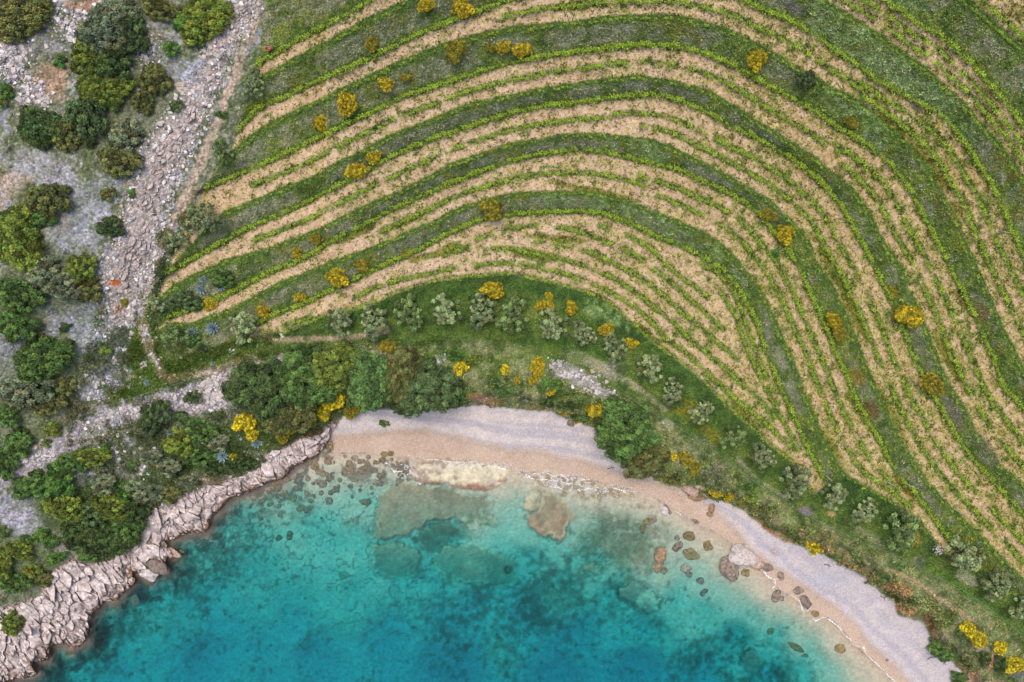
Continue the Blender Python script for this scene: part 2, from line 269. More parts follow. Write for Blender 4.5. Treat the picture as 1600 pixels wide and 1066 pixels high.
# rocky hillside: blue-grey scree, pale stones, grey-green herbs
C[:] = noisy((136,138,150), (190,186,194), .5+.5*N3+.6*N4)
put(ss(-.4, .3, N2+.45*N3+.25*N1+.32)*.92, noisy((88,98,66), (138,138,112), .5+.8*N4))
put(ss(.2, .7, N6+.5*N4-.05)*.75, (82,98,56))
put(ss(.55, .95, N7)*.55, (205,198,200))
put(ss(.55, .9, N5+.3*N3)*.5, (176,142,118))
def splat(u, v, ru, rv, ang, c, s=1.0, nw=.35):
    a = math.radians(ang); x = (GU-u)*math.cos(a)+(GV-v)*math.sin(a); y = -(GU-u)*math.sin(a)+(GV-v)*math.cos(a)
    r = np.hypot(x/ru, y/rv)+nw*(N6*.6+N3*.4)
    put((1-ss(.65, 1.1, r))*s, c)
for a in [(75,130,34,34,-50,(186,142,116),.75),(18,75,20,50,0,(190,168,160),.8),(145,8,50,10,0,(196,140,112),.8),(20,100,16,30,40,(196,140,112),.5),
          (300,120,26,36,20,(168,170,184),.85),(285,135,14,10,20,(196,176,160),.8),(250,95,40,30,0,(152,152,162),.7),(105,180,26,14,10,(182,172,176),.8),(60,262,60,30,20,(176,172,184),.7),
          (20,290,26,22,0,(192,172,160),.7),(110,345,40,60,10,(158,160,168),.6),(160,300,60,30,-20,(152,156,162),.6),(110,470,70,30,20,(148,150,160),.6),(160,530,70,40,10,(152,156,164),.7),
          (15,560,30,60,0,(160,160,172),.7),(60,520,60,16,-20,(156,154,166),.6),(20,800,50,34,20,(162,160,172),.8),(40,815,40,26,0,(166,162,174),.8),(100,610,40,30,0,(140,136,128),.5),
          (55,740,24,20,0,(200,182,172),.7),(230,660,26,20,0,(168,160,168),.7),(280,640,70,20,-15,(174,166,172),.8),(190,770,40,12,10,(150,140,150),.5),(100,860,16,16,0,(160,140,136),.6),
          (200,70,90,60,0,(118,118,98),.35),(215,200,60,50,0,(124,122,104),.5),(60,60,40,50,0,(124,120,100),.4)]: splat(*a)
put(ss(.05, .55, nz(30, 351)+.4*N3)*.3, noisy((78,90,58), (112,116,84), .5+.8*N4))
for a in [(330,700,90,36,-15,(84,104,58),.85),(440,672,70,26,-28,(86,102,50),.85),(250,745,60,22,-20,(84,100,58),.8),(130,795,90,46,-10,(82,98,56),.85),(170,850,46,26,-30,(84,96,58),.8),(40,875,60,40,0,(96,110,72),.8),(40,925,50,18,-15,(112,118,90),.7),(60,690,40,50,0,(96,108,70),.6),(60,590,70,50,0,(100,110,76),.6),(80,440,80,50,0,(98,106,74),.7),(30,480,50,60,0,(94,106,70),.7),(160,200,60,50,0,(104,112,78),.5),(200,120,60,60,0,(96,104,74),.5),(390,625,40,40,0,(84,92,58),.7),(345,625,30,14,-10,(150,148,138),.3)]: splat(*a)
# inland of the beach and the cliff: grass, herbs
g_olive = ss(-8, 10, d_fence)*(1-ss(-3, 3, d_vine))*ss(400, 440, GU+nz(30, 12)*10)
g_coast = ss(-2, 6, d_top+N6*5)*(1-ss(-6, 6, d_fence))*ss(490, 540, GU)
put(g_coast, noisy((84,100,54), (150,152,104), .45+.7*N2+.6*N4))
put(g_olive, noisy((72,104,42), (118,134,64), .5+.6*N2+.6*N4))
put(g_olive*ss(44, 14, -d_vine+N6*6)*.8*(GU < 1420), noisy((54,84,38), (84,112,48), .5+.7*N3))
near_f = ss(-14, 6, d_fence+N6*6)*(1-ss(20, 44, d_fence+N6*8))*ss(420, 460, GU)*(1-ss(-3, 3, d_vine))
put(near_f*.8, noisy((80,108,44), (116,132,60), .5+.6*N3))
# green strip round the end of the terraces
gz = sdf([(205,520),(232,470),(262,470),(262,560),(330,540),(405,522),(440,545),(430,562),(360,575),(280,602),(228,622),(150,650),(125,655),(170,625),(205,590)])
put(ss(-6, 6, gz+N6*8), noisy((84,112,44), (110,124,66), .5+.5*N2+.4*N4))
for a in [(935,572,26,12,25,(176,172,140),.75),(955,578,20,18,30,(168,160,158),.6),(985,600,30,7,35,(184,182,142),.6),(905,560,34,14,20,(150,150,120),.5),(720,590,14,9,0,(176,172,170),.6),(790,600,20,8,10,(160,160,120),.5),
          (1080,640,26,16,40,(138,132,34),.65),(1110,680,30,12,40,(140,126,34),.6),(1060,640,14,10,20,(140,130,40),.5),(1042,662,14,8,30,(176,178,150),.8),(1258,798,16,8,15,(148,132,142),.8),(1299,803,9,7,0,(198,158,118),.8),(1352,835,40,8,30,(150,150,112),.7),(1512,905,22,12,30,(168,164,142),.8),(1436,878,12,10,40,(140,134,136),.6),(1432,843,12,14,0,(168,140,70),.7),
          (820,560,60,14,5,(92,122,44),.6),(700,560,60,16,0,(86,118,42),.7),(760,575,40,20,0,(90,116,42),.6),(640,535,60,8,0,(80,108,44),.6),
          (1095,705,30,24,40,(132,140,96),.8),(1120,745,30,20,40,(134,130,108),.8),(1230,815,30,14,30,(150,164,100),.7),(1300,848,60,13,28,(140,158,96),.7),(1350,875,60,12,30,(138,158,92),.7),(1480,940,70,24,38,(128,138,92),.6),(1395,875,50,10,30,(100,138,66),.6),
          (1190,770,30,20,40,(96,126,50),.6),(1540,950,60,7,38,(84,124,42),.8),(1480,905,40,7,34,(84,124,42),.7),(1010,640,40,20,30,(150,158,104),.5),
          (255,462,16,24,0,(74,98,50),.7),(300,450,30,18,-20,(70,92,52),.7),(225,655,20,12,0,(150,140,110),.4),(130,640,60,14,-15,(128,120,100),.6),
          (520,10,60,30,-25,(150,132,110),.75),(430,20,30,30,-25,(170,160,155),.7),(470,50,60,10,-27,(98,110,56),.7)]: splat(*a)
put(np.maximum(g_olive, g_coast)*ss(.1, .6, nz(18, 381)+.4*N7)*(1-ss(-2, 2, d_vine))*.6, (58,82,40))
put(g_coast*ss(-.1, .6, nz(26, 383)+.3*N7+.35*ss(1100, 1250, GU))*.65, noisy((150,160,104), (176,168,128), .5+.7*N7))
# ---- terraces
soil = noisy((213,185,154), (194,165,132), .5+.5*N2+.5*N4)
inV = ss(-2, 2, d_vine)
put(inV, soil)
right = .78*ss(-200, 250, (GU-1050)+(GV-350)*.35)*(1-.75*ss(150, -60, GV-(GU-1250)*.55))
straw = ss(.05, .55, nz(7, 111, 2)*.8+nz(60, 112)*.35+.05+.32*right)
put(straw*inV*.5, noisy((190,178,106), (156,158,84), .5+.8*N7))
put(inV*ss(.25, .7, nz(9, 113, 2)*.7+nz(44, 114)*.5-.36+.42*right)*.7, noisy((104,126,56), (136,150,70), .5+.6*N4))
wsplats = [(480,380,60,6,-24),(560,365,40,5,-26),(640,345,30,5,-27),(690,395,60,6,-15),(840,400,44,9,8),(930,300,70,6,12),(870,372,50,6,6),(700,385,24,5,-20),(1300,420,60,10,62),(1330,480,60,9,66),(1265,640,50,9,68),(1300,700,40,9,60),(1445,250,60,9,52),(1390,195,40,8,40),(930,465,30,7,30),(1010,520,40,6,38),(1160,645,40,6,40),(1390,640,60,8,62),(1480,560,60,8,62),(1340,640,40,6,60),(900,10,50,8,-3)]
for (a, b, c1, d1, e1) in wsplats:
    aa = math.radians(e1); x = (GU-a)*math.cos(aa)+(GV-b)*math.sin(aa); y = -(GU-a)*math.sin(aa)+(GV-b)*math.cos(aa)
    put(inV*(1-ss(.6, 1.15, np.hypot(x/c1, y/d1)+.3*N3))*.8, noisy((102,120,44), (142,132,52), .5+.7*N7))
bankm = np.zeros((NV, NU)); bankf = np.zeros((NV, NU))
for k in range(1, 7):
    a = sU[k]+nz(11, 200+k, 3)*2.2; b = sT[k]+nz(11, 220+k, 3)*2.2
    m = ss(-1.5, 1.0, a)*(1-ss(-1.0, 1.5, b))*inV
    f = np.clip(a/np.maximum(a-b, 1e-3), 0, 1)
    bankm = np.maximum(bankm, m); bankf = np.where(m > .3, f, bankf)
dry = ss(-.2, .5, nz(40, 131)+.5*nz(9, 132, 2, ang=-.5, stretch=2)+.52-.8*right-.4*ss(.7, .95, bankf))
green = noisy((84,106,50), (136,150,70), .5+.6*N6+.5*N4)
put(bankm, green)
put(bankm*dry*ss(.12, .3, bankf)*(1-ss(.72, .9, bankf))*.85, noisy((120,128,92), (160,158,134), .5+.9*N7))
put(bankm*ss(.66, .85, bankf)*.55, noisy((68,96,50), (98,122,58), .5+.7*N7))
put(bankm*ss(.35, .8, nz(34, 141)+.3*N7-.05)*.6, noisy((128,122,44), (112,126,48), .5+.6*N4))
lush = np.zeros((NV, NU))
for (u, v, r) in [(1290,25,30),(1330,60,32),(1370,90,32),(1410,120,32),(1450,150,30),(1480,180,26),(1510,210,24),(1305,155,22),(1340,180,24),(1370,205,24),(870,317,22),(930,315,22),(990,335,24),(1030,355,24),(1070,380,24),(1110,400,24),(1145,440,22),(1000,230,24),(1030,245,20),(950,232,16),(930,480,20),(960,495,18),(990,510,14),(1250,470,16),(1400,10,50)]:
    lush = np.maximum(lush, np.exp(-((GU-u)**2+(GV-v)**2)/(r*r)))
lush = ss(.25, .6, lush+N6*.15)
put(np.maximum(bankm, g_olive*.9)*lush*ss(-.6, .2, N7+N3*.4)*(1-ss(.88, .97, bankf))*.9, noisy((110,138,76), (152,172,114), .5+.8*nz(5, 151, 2, ang=.7, stretch=2)))
put(rowmask*.8, noisy((96,120,44), (66,98,40), .5+.7*N4))
for (a, b, c1, d1, e1, col, s) in [(1495,330,18,10,60,(128,116,50),.6),(1475,290,16,12,60,(120,104,50),.5),(1585,275,14,10,0,(120,104,50),.6),(1595,330,14,20,0,(112,112,50),.5),(1505,470,20,10,60,(110,104,50),.6),(1340,590,20,14,60,(138,120,48),.7),(1362,640,20,14,60,(112,90,52),.6),(1535,490,20,14,70,(122,104,56),.6),(1415,765,30,8,50,(120,104,40),.6),(1430,165,14,10,50,(110,96,98),.6),(1240,12,20,10,30,(120,112,118),.6),(1470,320,30,10,60,(118,112,66),.5),(1590,20,20,14,40,(140,130,64),.5),(1490,650,16,30,-30,(130,120,100),.6),(1540,700,40,10,50,(120,116,96),.6)]: splat(a, b, c1, d1, e1, col, s)
# ---- tracks
for (poly, hw, c) in TRACKS:
    ad = up(np.abs(seg_field(poly))); d = hw-ad+N3*hw*.45
    put(ss(-2, 3, d)*(.5+.5*ss(-.6, 0, N6))*.9, noisy(c, np.array(c)*.88, .5+.7*N7))
    if hw < 9:
        put((ad < 1.6)*ss(-.2, .4, N3)*(hw > 6)*.4, (110,116,70))
# limestone outcrop bed, stone heaps
put(ss(-6, 3, d_out+N6*6), noisy((160,148,142), (190,176,170), .5+.8*N7))
for a in [(182,442,16,5,5,(196,110,60),.95),(184,482,8,7,20,(186,124,92),.8),(208,295,20,14,40,(186,146,128),.5),(330,70,16,8,60,(190,150,126),.5)]: splat(*a)
for a in [(340,614,46,28,-12,(190,180,184),.8),(900,588,40,16,25,(186,178,172),.85),(945,615,18,10,25,(180,174,168),.7),(415,572,26,9,-5,(196,192,196),.85),(575,552,20,4,0,(190,186,180),.7),(688,562,14,9,0,(176,172,174),.5)]: splat(*a)
# ---- cliff: eroded orange earth with grass tongues
cl = ss(-1, 4, d_top)*(1-ss(18, 40, d_top+N6*14))*ss(1120, 1260, GU-0*GV)
put(cl*.85, noisy((126,124,84), (164,148,112), .5+.6*N3))
cn = nz(14, 161, 3, ang=.62, stretch=2.6)
put(cl*ss(.15, .5, cn), noisy((204,168,138), (186,146,116), .5+.8*N7))
put(cl*ss(.3, .6, -cn)*.8, noisy((84,98,56), (66,80,46), .5+.6*N4))
for a in [(1400,918,26,9,20,(196,150,118),.8),(1412,948,22,9,5,(196,156,120),.8),(1455,975,8,22,-20,(190,136,106),.7),(1490,950,60,4,34,(198,164,136),.8),(1420,905,50,4,28,(190,158,126),.8),(1330,882,30,4,25,(188,152,118),.8),(1545,1035,16,20,-10,(190,140,112),.8),(1530,1010,22,9,30,(170,150,150),.7),(1600,1060,40,10,30,(150,142,150),.5),(760,625,26,7,8,(190,146,122),.85),(745,618,14,5,5,(200,150,110),.8),(486,678,14,4,-30,(190,130,104),.8),(1190,820,30,5,35,(170,116,84),.8),(1225,842,20,6,35,(180,150,110),.6),(1100,778,26,8,25,(172,130,110),.6),(1470,1035,20,24,40,(84,104,60),.8),(1500,1000,30,14,40,(96,108,70),.6),(1500,1040,20,20,40,(110,116,80),.6),(860,638,60,5,4,(176,160,120),.6)]: splat(*a)
# ---- beach: grey-lilac pebbles above, tan wet sand below, lines left by the waves
bm = ss(-1.5, 1.5, d_beach+N3*1.5)
fr = np.clip(-d_top/(np.abs(d_top)+np.maximum(d_sea, 0)+1e-3), 0, 1)
peb = noisy((214,202,196), (198,187,186), .5+.4*N3+.5*N7)
band = nz(9, 171, 2, u=d_sea*1.0, v=GU*.02)
put(bm, peb)
put(bm*ss(.1, .7, band)*.5, (216,202,198)); put(bm*ss(.2, .8, -band+.3*N2)*.45, (164,160,174))
put(bm*ss(-9, 8, -(d_sand)+N6*5), noisy((206,182,164), (194,168,148), .5+.5*nz(30, 173)+.3*N7))
put(bm*np.exp(-((d_sand+2)/5.0)**2)*.30, (160,140,124))
put(bm*(1-ss(0, 22, d_sea))*.35, (200,172,150))
put(bm*ss(1120, 1220, GU)*(d_sand > 0)*.3, noisy((186,178,192), (172,168,186), .5+.6*N6))
put(bm*np.exp(-(((GU-1300)/34)**2+((GV-905)/10)**2))*.5, (168,176,192))
# ---- rocky shore bed between the blocks
put(ss(-3, 2, d_rock+N3*2)*(d_sea > -3), noisy((176,158,152), (140,122,114), .5+.8*N7)); put(ss(-3, 2, d_rock)*(d_sea > -4)*(1-ss(3, 10, d_sea+N3*4))*.8, noisy((120,96,74), (86,76,74), .5+.8*N7))
# ---- sea bed
us = ss(0, 2, -d_sea+N3)
wet = ss(0, 16, -d_sea)
put(us, noisy((194,174,154), (204,192,172), wet+.2*N3))
put(us*ss(.4, 2.0, dep)*.8, noisy((222,214,192), (206,198,176), .5+.5*N2))
put(us*ss(3.2, 5.5, dep), (212,208,196))
wn = nz(44, 181, 5, .6)*.6+nz(7, 182, 2)*.4
put(us*ss(-.25, .9, weed*1.7-.75+wn)*.85*ss(.05, .5, dep), noisy((164,152,130), (110,124,110), ss(.6, 3, dep)+.35*N7))
put(us*ss(.25, .6, weed*.9-.35+nz(9, 185, 3)*.65)*.6*ss(.1, .6, dep)*(1-.4*ss(3, 6, dep)), noisy((132,116,98), (96,100,84), .5+.8*N7))
rf = np.exp(-(((GU-975)/78)**2+((GV-850)/46)**2)*1.1)
put(us*ss(.05, .55, rf+nz(26, 361, 5, .65)*.55-.3)*.8, noisy((178,162,130), (132,120,96), .5+.8*N7))
put(us*ss(.3, .8, rf+nz(10, 363, 3)*.6-.1)*.5, (124,110,86))
rk = ss(0, 10, water)*(1-ss(30, 60, water))*(GU < 640)
put(us*rk*ss(.1, .5, nz(12, 187, 3)+.1)*.75, noisy((112,96,86), (84,80,70), .5+.8*N7))
ln = np.abs(nz(20, 401, 3)); ln2 = np.abs(nz(9, 402, 2))
put(us*(GU < 500)*(1-ss(3, 14, water))*.85, (112,96,86))
lz = np.clip((GU < 700)*1.0+np.exp(-(((GU-960)/90)**2+((GV-850)/50)**2))*.7, 0, 1)
put(us*lz*ss(.10, .02, ln)*ss(.2, .7, dep)*ss(4.8, 2.5, dep)*.5, (78,84,72)); put(us*lz*ss(.10, .02, np.abs(ln-.16))*ss(.2, .7, dep)*ss(4.8, 2.5, dep)*.3, (214,206,186))
put(us*lz*ss(.14, .02, ln2)*ss(.2, .6, dep)*ss(3.6, 2, dep)*ss(-.1, .5, weed*1.4-.5+N2*.4)*.5, (86,84,70))
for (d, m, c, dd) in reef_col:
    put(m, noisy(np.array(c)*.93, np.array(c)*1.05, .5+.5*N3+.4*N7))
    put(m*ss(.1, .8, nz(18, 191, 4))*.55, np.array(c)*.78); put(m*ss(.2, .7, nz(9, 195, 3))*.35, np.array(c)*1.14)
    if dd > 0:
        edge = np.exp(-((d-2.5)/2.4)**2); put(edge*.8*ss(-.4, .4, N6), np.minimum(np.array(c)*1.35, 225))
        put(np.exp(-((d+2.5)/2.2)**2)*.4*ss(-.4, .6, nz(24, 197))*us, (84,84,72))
    else:
        put(m*ss(.0, .6, nz(9, 371, 3)+ss(732, 722, GV)*.5)*.75, (150,132,120)); put(m*ss(.1, .5, nz(16, 372, 3)), (218,206,178))
        put(np.clip(m-ss(3, 9, d), 0, 1)*ss(-.1, .4, N3+ss(735, 760, GV)-.3)*.8, (140,116,96))
        put(ss(12, 3, np.abs(GV-762-(GU-700)*.03))*m*ss(-.2, .3, N3), (150,112,92))
# stone ledges washed by the wavelets near x 840-980
wash = np.exp(-(((GU-905)/110)**2+((GV-(760+(GU-905)*.18))/22)**2))
put(us*ss(.25, .6, wash+N3*.35)*.75, noisy((206,196,176), (180,158,122), ss(.1, .8, N7)))
put(us*ss(.3, .7, wash+nz(9, 193, 2)*.5-.25)*.6, (142,120,90))
C = np.clip(C, 12, 240)
CL = alb(C)
# ================================================================ mesh helpers
def mat_slot(o, m, link=False):
    o.data.materials.append(m)
def mesh_np(name, verts, faces, cols=None, smooth=False):
    """verts (n,3), faces (m,k) int, cols (n,3) linear -> mesh"""
    verts = np.asarray(verts, np.float32); faces = np.asarray(faces, np.int32)
    me = bpy.data.meshes.new(name); n, k = faces.shape
    me.vertices.add(len(verts)); me.vertices.foreach_set('co', verts.ravel())
    me.loops.add(n*k); me.loops.foreach_set('vertex_index', faces.ravel())
    me.polygons.add(n); me.polygons.foreach_set('loop_start', np.arange(0, n*k, k, dtype=np.int32))
    me.polygons.foreach_set('use_smooth', np.full(n, smooth))
    me.update(calc_edges=True)
    if cols is not None:
        at = me.color_attributes.new('Col', 'FLOAT_COLOR', 'POINT')
        c4 = np.ones((len(verts), 4), np.float32); c4[:, :3] = cols; at.data.foreach_set('color', c4.ravel())
    return me
def link(o, parent=None):
    sc.collection.objects.link(o)
    if parent is not None: o.parent = parent
    return o
def ob(name, me, m=None, parent=None, loc=None, **props):
    o = bpy.data.objects.new(name, me); link(o, parent)
    if m is not None and me is not None and not me.materials: me.materials.append(m)
    if loc is not None: o.location = loc
    for k, v in props.items():
        if v: o[k] = v
    return o
# ================================================================ materials
def new_mat(name, rough=.9, spec=.3):
    m = bpy.data.materials.new(name); m.use_nodes = True; n = m.node_tree.nodes
    b = n['Principled BSDF']; b.inputs['Roughness'].default_value = rough; b.inputs['Specular IOR Level'].default_value = spec
    return m, m.node_tree, b
def math_n(t, op, a, b=None, c=None):
    n = t.nodes.new('ShaderNodeMath'); n.operation = op
    for i, x in enumerate((a, b, c)):
        if x is None: continue
        if isinstance(x, (int, float)): n.inputs[i].default_value = x
        else: t.links.new(x, n.inputs[i])
    return n.outputs[0]
def scalecol(t, col, fac):
    n = t.nodes.new('ShaderNodeVectorMath'); n.operation = 'SCALE'; t.links.new(col, n.inputs[0]); t.links.new(fac, n.inputs['Scale']); return n.outputs[0]
def ground_mat(name, speck=.5, sscale=3.0, cell=0.0, cscale=4.0, bump=.4, bscale=4.0, rough=.92, spec=.2):
    m, t, b = new_mat(name, rough, spec)
    at = t.nodes.new('ShaderNodeAttribute'); at.attribute_name = 'Col'
    tc = t.nodes.new('ShaderNodeTexCoord')
    ns = t.nodes.new('ShaderNodeTexNoise'); ns.inputs['Scale'].default_value = sscale; ns.inputs['Detail'].default_value = 5; ns.inputs['Roughness'].default_value = .65
    t.links.new(tc.outputs['Object'], ns.inputs['Vector'])
    f = math_n(t, 'MULTIPLY_ADD', ns.outputs['Fac'], 2*speck*1.6, 1-speck*1.6)
    hgt = ns.outputs['Fac']
    if cell:
        vo = t.nodes.new('ShaderNodeTexVoronoi'); vo.inputs['Scale'].default_value = cscale
        t.links.new(tc.outputs['Object'], vo.inputs['Vector'])
        se = t.nodes.new('ShaderNodeSeparateColor'); t.links.new(vo.outputs['Color'], se.inputs[0])
        g = math_n(t, 'MULTIPLY_ADD', se.outputs[0], 2*cell, 1-cell)
        e = math_n(t, 'MULTIPLY_ADD', vo.outputs['Distance'], -cell*.9, 1+cell*.35)
        f = math_n(t, 'MULTIPLY', f, g); f = math_n(t, 'MULTIPLY', f, e)
        hgt = math_n(t, 'MULTIPLY_ADD', vo.outputs['Distance'], -1.2, hgt)
    f = math_n(t, 'MAXIMUM', f, .25)
    t.links.new(scalecol(t, at.outputs['Color'], f), b.inputs['Base Color'])
    bp = t.nodes.new('ShaderNodeBump'); bp.inputs['Strength'].default_value = bump; bp.inputs['Distance'].default_value = .15
    t.links.new(hgt, bp.inputs['Height']); t.links.new(bp.outputs[0], b.inputs['Normal'])
    return m
M_SCREE = ground_mat('scree', .5, 2.2, .38, 3.2, .8)
M_SOIL = ground_mat('soil', .28, 5.0, .14, 3.0, .5)
M_GRASS = ground_mat('grassy_ground', .5, 5.0, .22, 4.0, .8)
M_SAND = ground_mat('pebble_sand', .22, 5.0, .14, 6.0, .4)
M_ROCKG = ground_mat('rock_bed', .5, 3.0, .3, 3.0, .8)
M_BED = ground_mat('sea_bed', .22, 2.0, .10, 2.5, .3)
M_EARTH = ground_mat('cliff_earth', .5, 3.0, .2, 3.0, .9)
# ================================================================ terrain, one object per piece of the setting
f_ = (CAM_H-Z)/CAM_H*PX
VX, VY = (GU-800)*f_, (533-GV)*f_
vid = np.arange(NU*NV).reshape(NV, NU)
quad = np.stack([vid[1:, :-1], vid[1:, 1:], vid[:-1, 1:], vid[:-1, :-1]], -1)
mid = lambda a: (a[1:, :-1]+a[1:, 1:]+a[:-1, 1:]+a[:-1, :-1])/4
reg = np.zeros(quad.shape[:2], int)           # 0 hillside
reg[(mid(d_fence) > -4) & (mid(GU) > 400)] = 1  # olive ground
reg[(mid(d_fence) <= -4) & (mid(GU) > 500)] = 2 # coastal bank
reg[mid(d_vine) > 0] = 3                      # terraces
reg[(reg == 3) & (mid(bankm) > .5)] = 4       # grassy banks
reg[mid(d_out) > 0] = 5
reg[mid(d_rock) > 0] = 6
reg[mid(d_beach) > 0] = 7
reg[mid(Z) <= .003] = 8
reg[(mid(m0) > .5)] = 8
NAMES = {0: ('hillside', M_SCREE), 1: ('grove_ground', M_GRASS), 2: ('coastal_slope', M_EARTH), 3: ('vineyard_terrace_ground', M_SOIL), 4: ('terrace_bank_ground', M_GRASS), 5: ('outcrop_ground', M_ROCKG), 6: ('rocky_shore', M_ROCKG), 7: ('beach', M_SAND), 8: ('seabed', M_BED)}
allv = np.stack([VX, VY, Z], -1).reshape(-1, 3); allc = CL.reshape(-1, 3)
SET = {}
for r, (nm, m) in NAMES.items():
    q = quad[reg == r]
    if not len(q): continue
    used = np.unique(q); remap = np.full(NU*NV, -1, np.int32); remap[used] = np.arange(len(used))
    SET[nm] = ob(nm, mesh_np(nm, allv[used], remap[q], allc[used], smooth=True), m, kind='structure')
# coarse surroundings beyond the detailed sheet
def skirt():
    xs = np.r_[-9000, -5000, -2800, -1400, -700, -300, U0, np.linspace(U0, gu[-1], 24)[1:-1], gu[-1], 1900, 2400, 3200, 4800, 7000, 10000]
    ys = np.r_[-9000, -5000, -2800, -1400, -700, -300, V0, np.linspace(V0, gv[-1], 16)[1:-1], gv[-1], 1400, 1900, 2800, 4800, 7000, 10000]
    X, Y = np.meshgrid(xs, ys); z = samp(Z, X, Y)*1.0
    far = np.maximum(np.maximum(U0-X, X-gu[-1]), np.maximum(V0-Y, Y-gv[-1])); far = np.maximum(far, 0)
    z = np.where(z > 0, z+far*.004, z-far*.004)
    inner = (X > U0-1) & (X < gu[-1]+1) & (Y > V0-1) & (Y < gv[-1]+1)
    edge = inner & ((X <= U0) | (X >= gu[-1]) | (Y <= V0) | (Y >= gv[-1]))
    co = samp(CL.reshape(NV, NU, 3), X, Y)
    f = PX*(CAM_H-np.clip(z, -20, 30))/CAM_H
    v = np.stack([(X-800)*f, (533-Y)*f, z-.02], -1).reshape(-1, 3)
    n = np.arange(X.size).reshape(X.shape); q = np.stack([n[1:, :-1], n[1:, 1:], n[:-1, 1:], n[:-1, :-1]], -1)
    cx = (X[1:, 1:]+X[:-1, :-1])/2; cy = (Y[1:, 1:]+Y[:-1, :-1])/2
    keep = ~((cx > U0) & (cx < gu[-1]) & (cy > V0) & (cy < gv[-1]))
    q = q[keep]; used = np.unique(q); rm = np.full(X.size, -1); rm[used] = np.arange(len(used))
    ob('surrounding_land', mesh_np('surrounding_land', v[used], rm[q], co.reshape(-1, 3)[used], smooth=True), M_GRASS, kind='structure')
skirt()
# ================================================================ sea
def sea():
    m = bpy.data.materials.new('sea_water'); m.use_nodes = True; t = m.node_tree; t.nodes.clear()
    out = t.nodes.new('ShaderNodeOutputMaterial'); tr = t.nodes.new('ShaderNodeBsdfTransparent'); gl = t.nodes.new('ShaderNodeBsdfGlossy'); gl.inputs['Roughness'].default_value = .12
    mx = t.nodes.new('ShaderNodeMixShader'); fr = t.nodes.new('ShaderNodeFresnel'); fr.inputs['IOR'].default_value = 1.33
    tc = t.nodes.new('ShaderNodeTexCoord'); ns = t.nodes.new('ShaderNodeTexNoise'); ns.inputs['Scale'].default_value = 1.6; ns.inputs['Detail'].default_value = 4
    t.links.new(tc.outputs['Object'], ns.inputs['Vector'])
    bp = t.nodes.new('ShaderNodeBump'); bp.inputs['Strength'].default_value = .35; bp.inputs['Distance'].default_value = .12
    t.links.new(ns.outputs['Fac'], bp.inputs['Height']); t.links.new(bp.outputs[0], gl.inputs['Normal']); t.links.new(bp.outputs[0], fr.inputs['Normal'])
    t.links.new(fr.outputs[0], mx.inputs[0]); t.links.new(tr.outputs[0], mx.inputs[1]); t.links.new(gl.outputs[0], mx.inputs[2]); t.links.new(mx.outputs[0], out.inputs['Surface'])
    va = t.nodes.new('ShaderNodeVolumeAbsorption'); va.inputs['Color'].default_value = (0.01, .84, .90, 1); va.inputs['Density'].default_value = WATER_DENS
    t.links.new(va.outputs[0], out.inputs['Volume'])
    x, y, d = 950, 950, 60
    v = [(-x,-y,0),(x,-y,0),(x,y,0),(-x,y,0),(-x,-y,-d),(x,-y,-d),(x,y,-d),(-x,y,-d)]
    f = [(0,1,2,3),(7,6,5,4),(0,4,5,1),(1,5,6,2),(2,6,7,3),(3,7,4,0)]
    ob('sea', mesh_np('sea', v, f), m, kind='structure')
WATER_DENS = .52
sea()
# ================================================================ leaf geometry
def unit(a): return a/(np.linalg.norm(a, axis=-1, keepdims=True)+1e-9)
def leaf_quads(c, n, size, r, asp=.6):
    """diamond leaves: centres c, normals n, sizes -> verts, faces"""
    N = len(c); a = unit(np.cross(n, r.normal(size=(N, 3)))); b = np.cross(n, a)
    s = np.asarray(size).reshape(-1, 1)*np.ones((N, 1)); cup = n*s*.18
    v = np.stack([c-a*s, c-b*s*asp+cup, c+a*s, c+b*s*asp+cup], 1).reshape(-1, 3)
    f = np.arange(N*4).reshape(N, 4); return v, f
def crown_mesh(name, seed, R, H, nl, lr, nleaf, ls, var=.35, hue=.25, inner=.12, lobes_z=0.0):
    """a crown of leaf clumps: R radius, H height of the dome, nl clumps of radius lr"""
    r = np.random.default_rng(seed); L = []
    ph = r.random(6)*6.28
    tries = 0
    while len(L) < nl and tries < nl*60:
        tries += 1
        a = r.random()*6.283; edge = 1+.13*math.sin(2*a+ph[0])+.10*math.sin(3*a+ph[1])+.08*math.sin(5*a+ph[2])
        q = math.sqrt(r.random()); rr = q*(R*edge-lr*.7); x, y = rr*math.cos(a), rr*math.sin(a)
        sc_ = lr*(.65+.6*r.random())
        z = H*math.sqrt(max(0, 1-(q*.93)**2))*(.78+.3*r.random())-sc_*.6+lobes_z
        if all((x-l[0])**2+(y-l[1])**2+(z-l[2])**2 > (.62*(sc_+l[3]))**2 for l in L): L.append((x, y, max(z, .25*sc_), sc_))
    L = np.array(L); n = len(L); w_ = L[:, 3]**2; w_ = w_/w_.sum()
    k = r.choice(n, nleaf, p=w_); d = r.normal(size=(nleaf, 3)); d[:, 2] += .45; d = unit(d)
    rad = L[k, 3]*(.72+.36*r.random(nleaf)); ins = r.random(nleaf) < inner; rad[ins] *= .6
    c = L[k, :3]+d*rad[:, None]; c[:, 2] = np.maximum(c[:, 2], .06)
    nn = unit(d*1.0+r.normal(size=(nleaf, 3))*.55)
    v, f = leaf_quads(c, nn, ls*(.7+.6*r.random(nleaf)), r)
    tone = 1+var*(r.random(n)-.5)*1.6; lt = tone[k]*(1+.5*(r.random(nleaf)-.5))
    hu = (r.random(n)-.5)[k]*hue*2+(r.random(nleaf)-.5)*.12
    col = np.stack([lt*(1+hu), lt, lt*(1-hu*.6)], 1)
    return mesh_np(name, v, f, np.repeat(col, 4, 0))
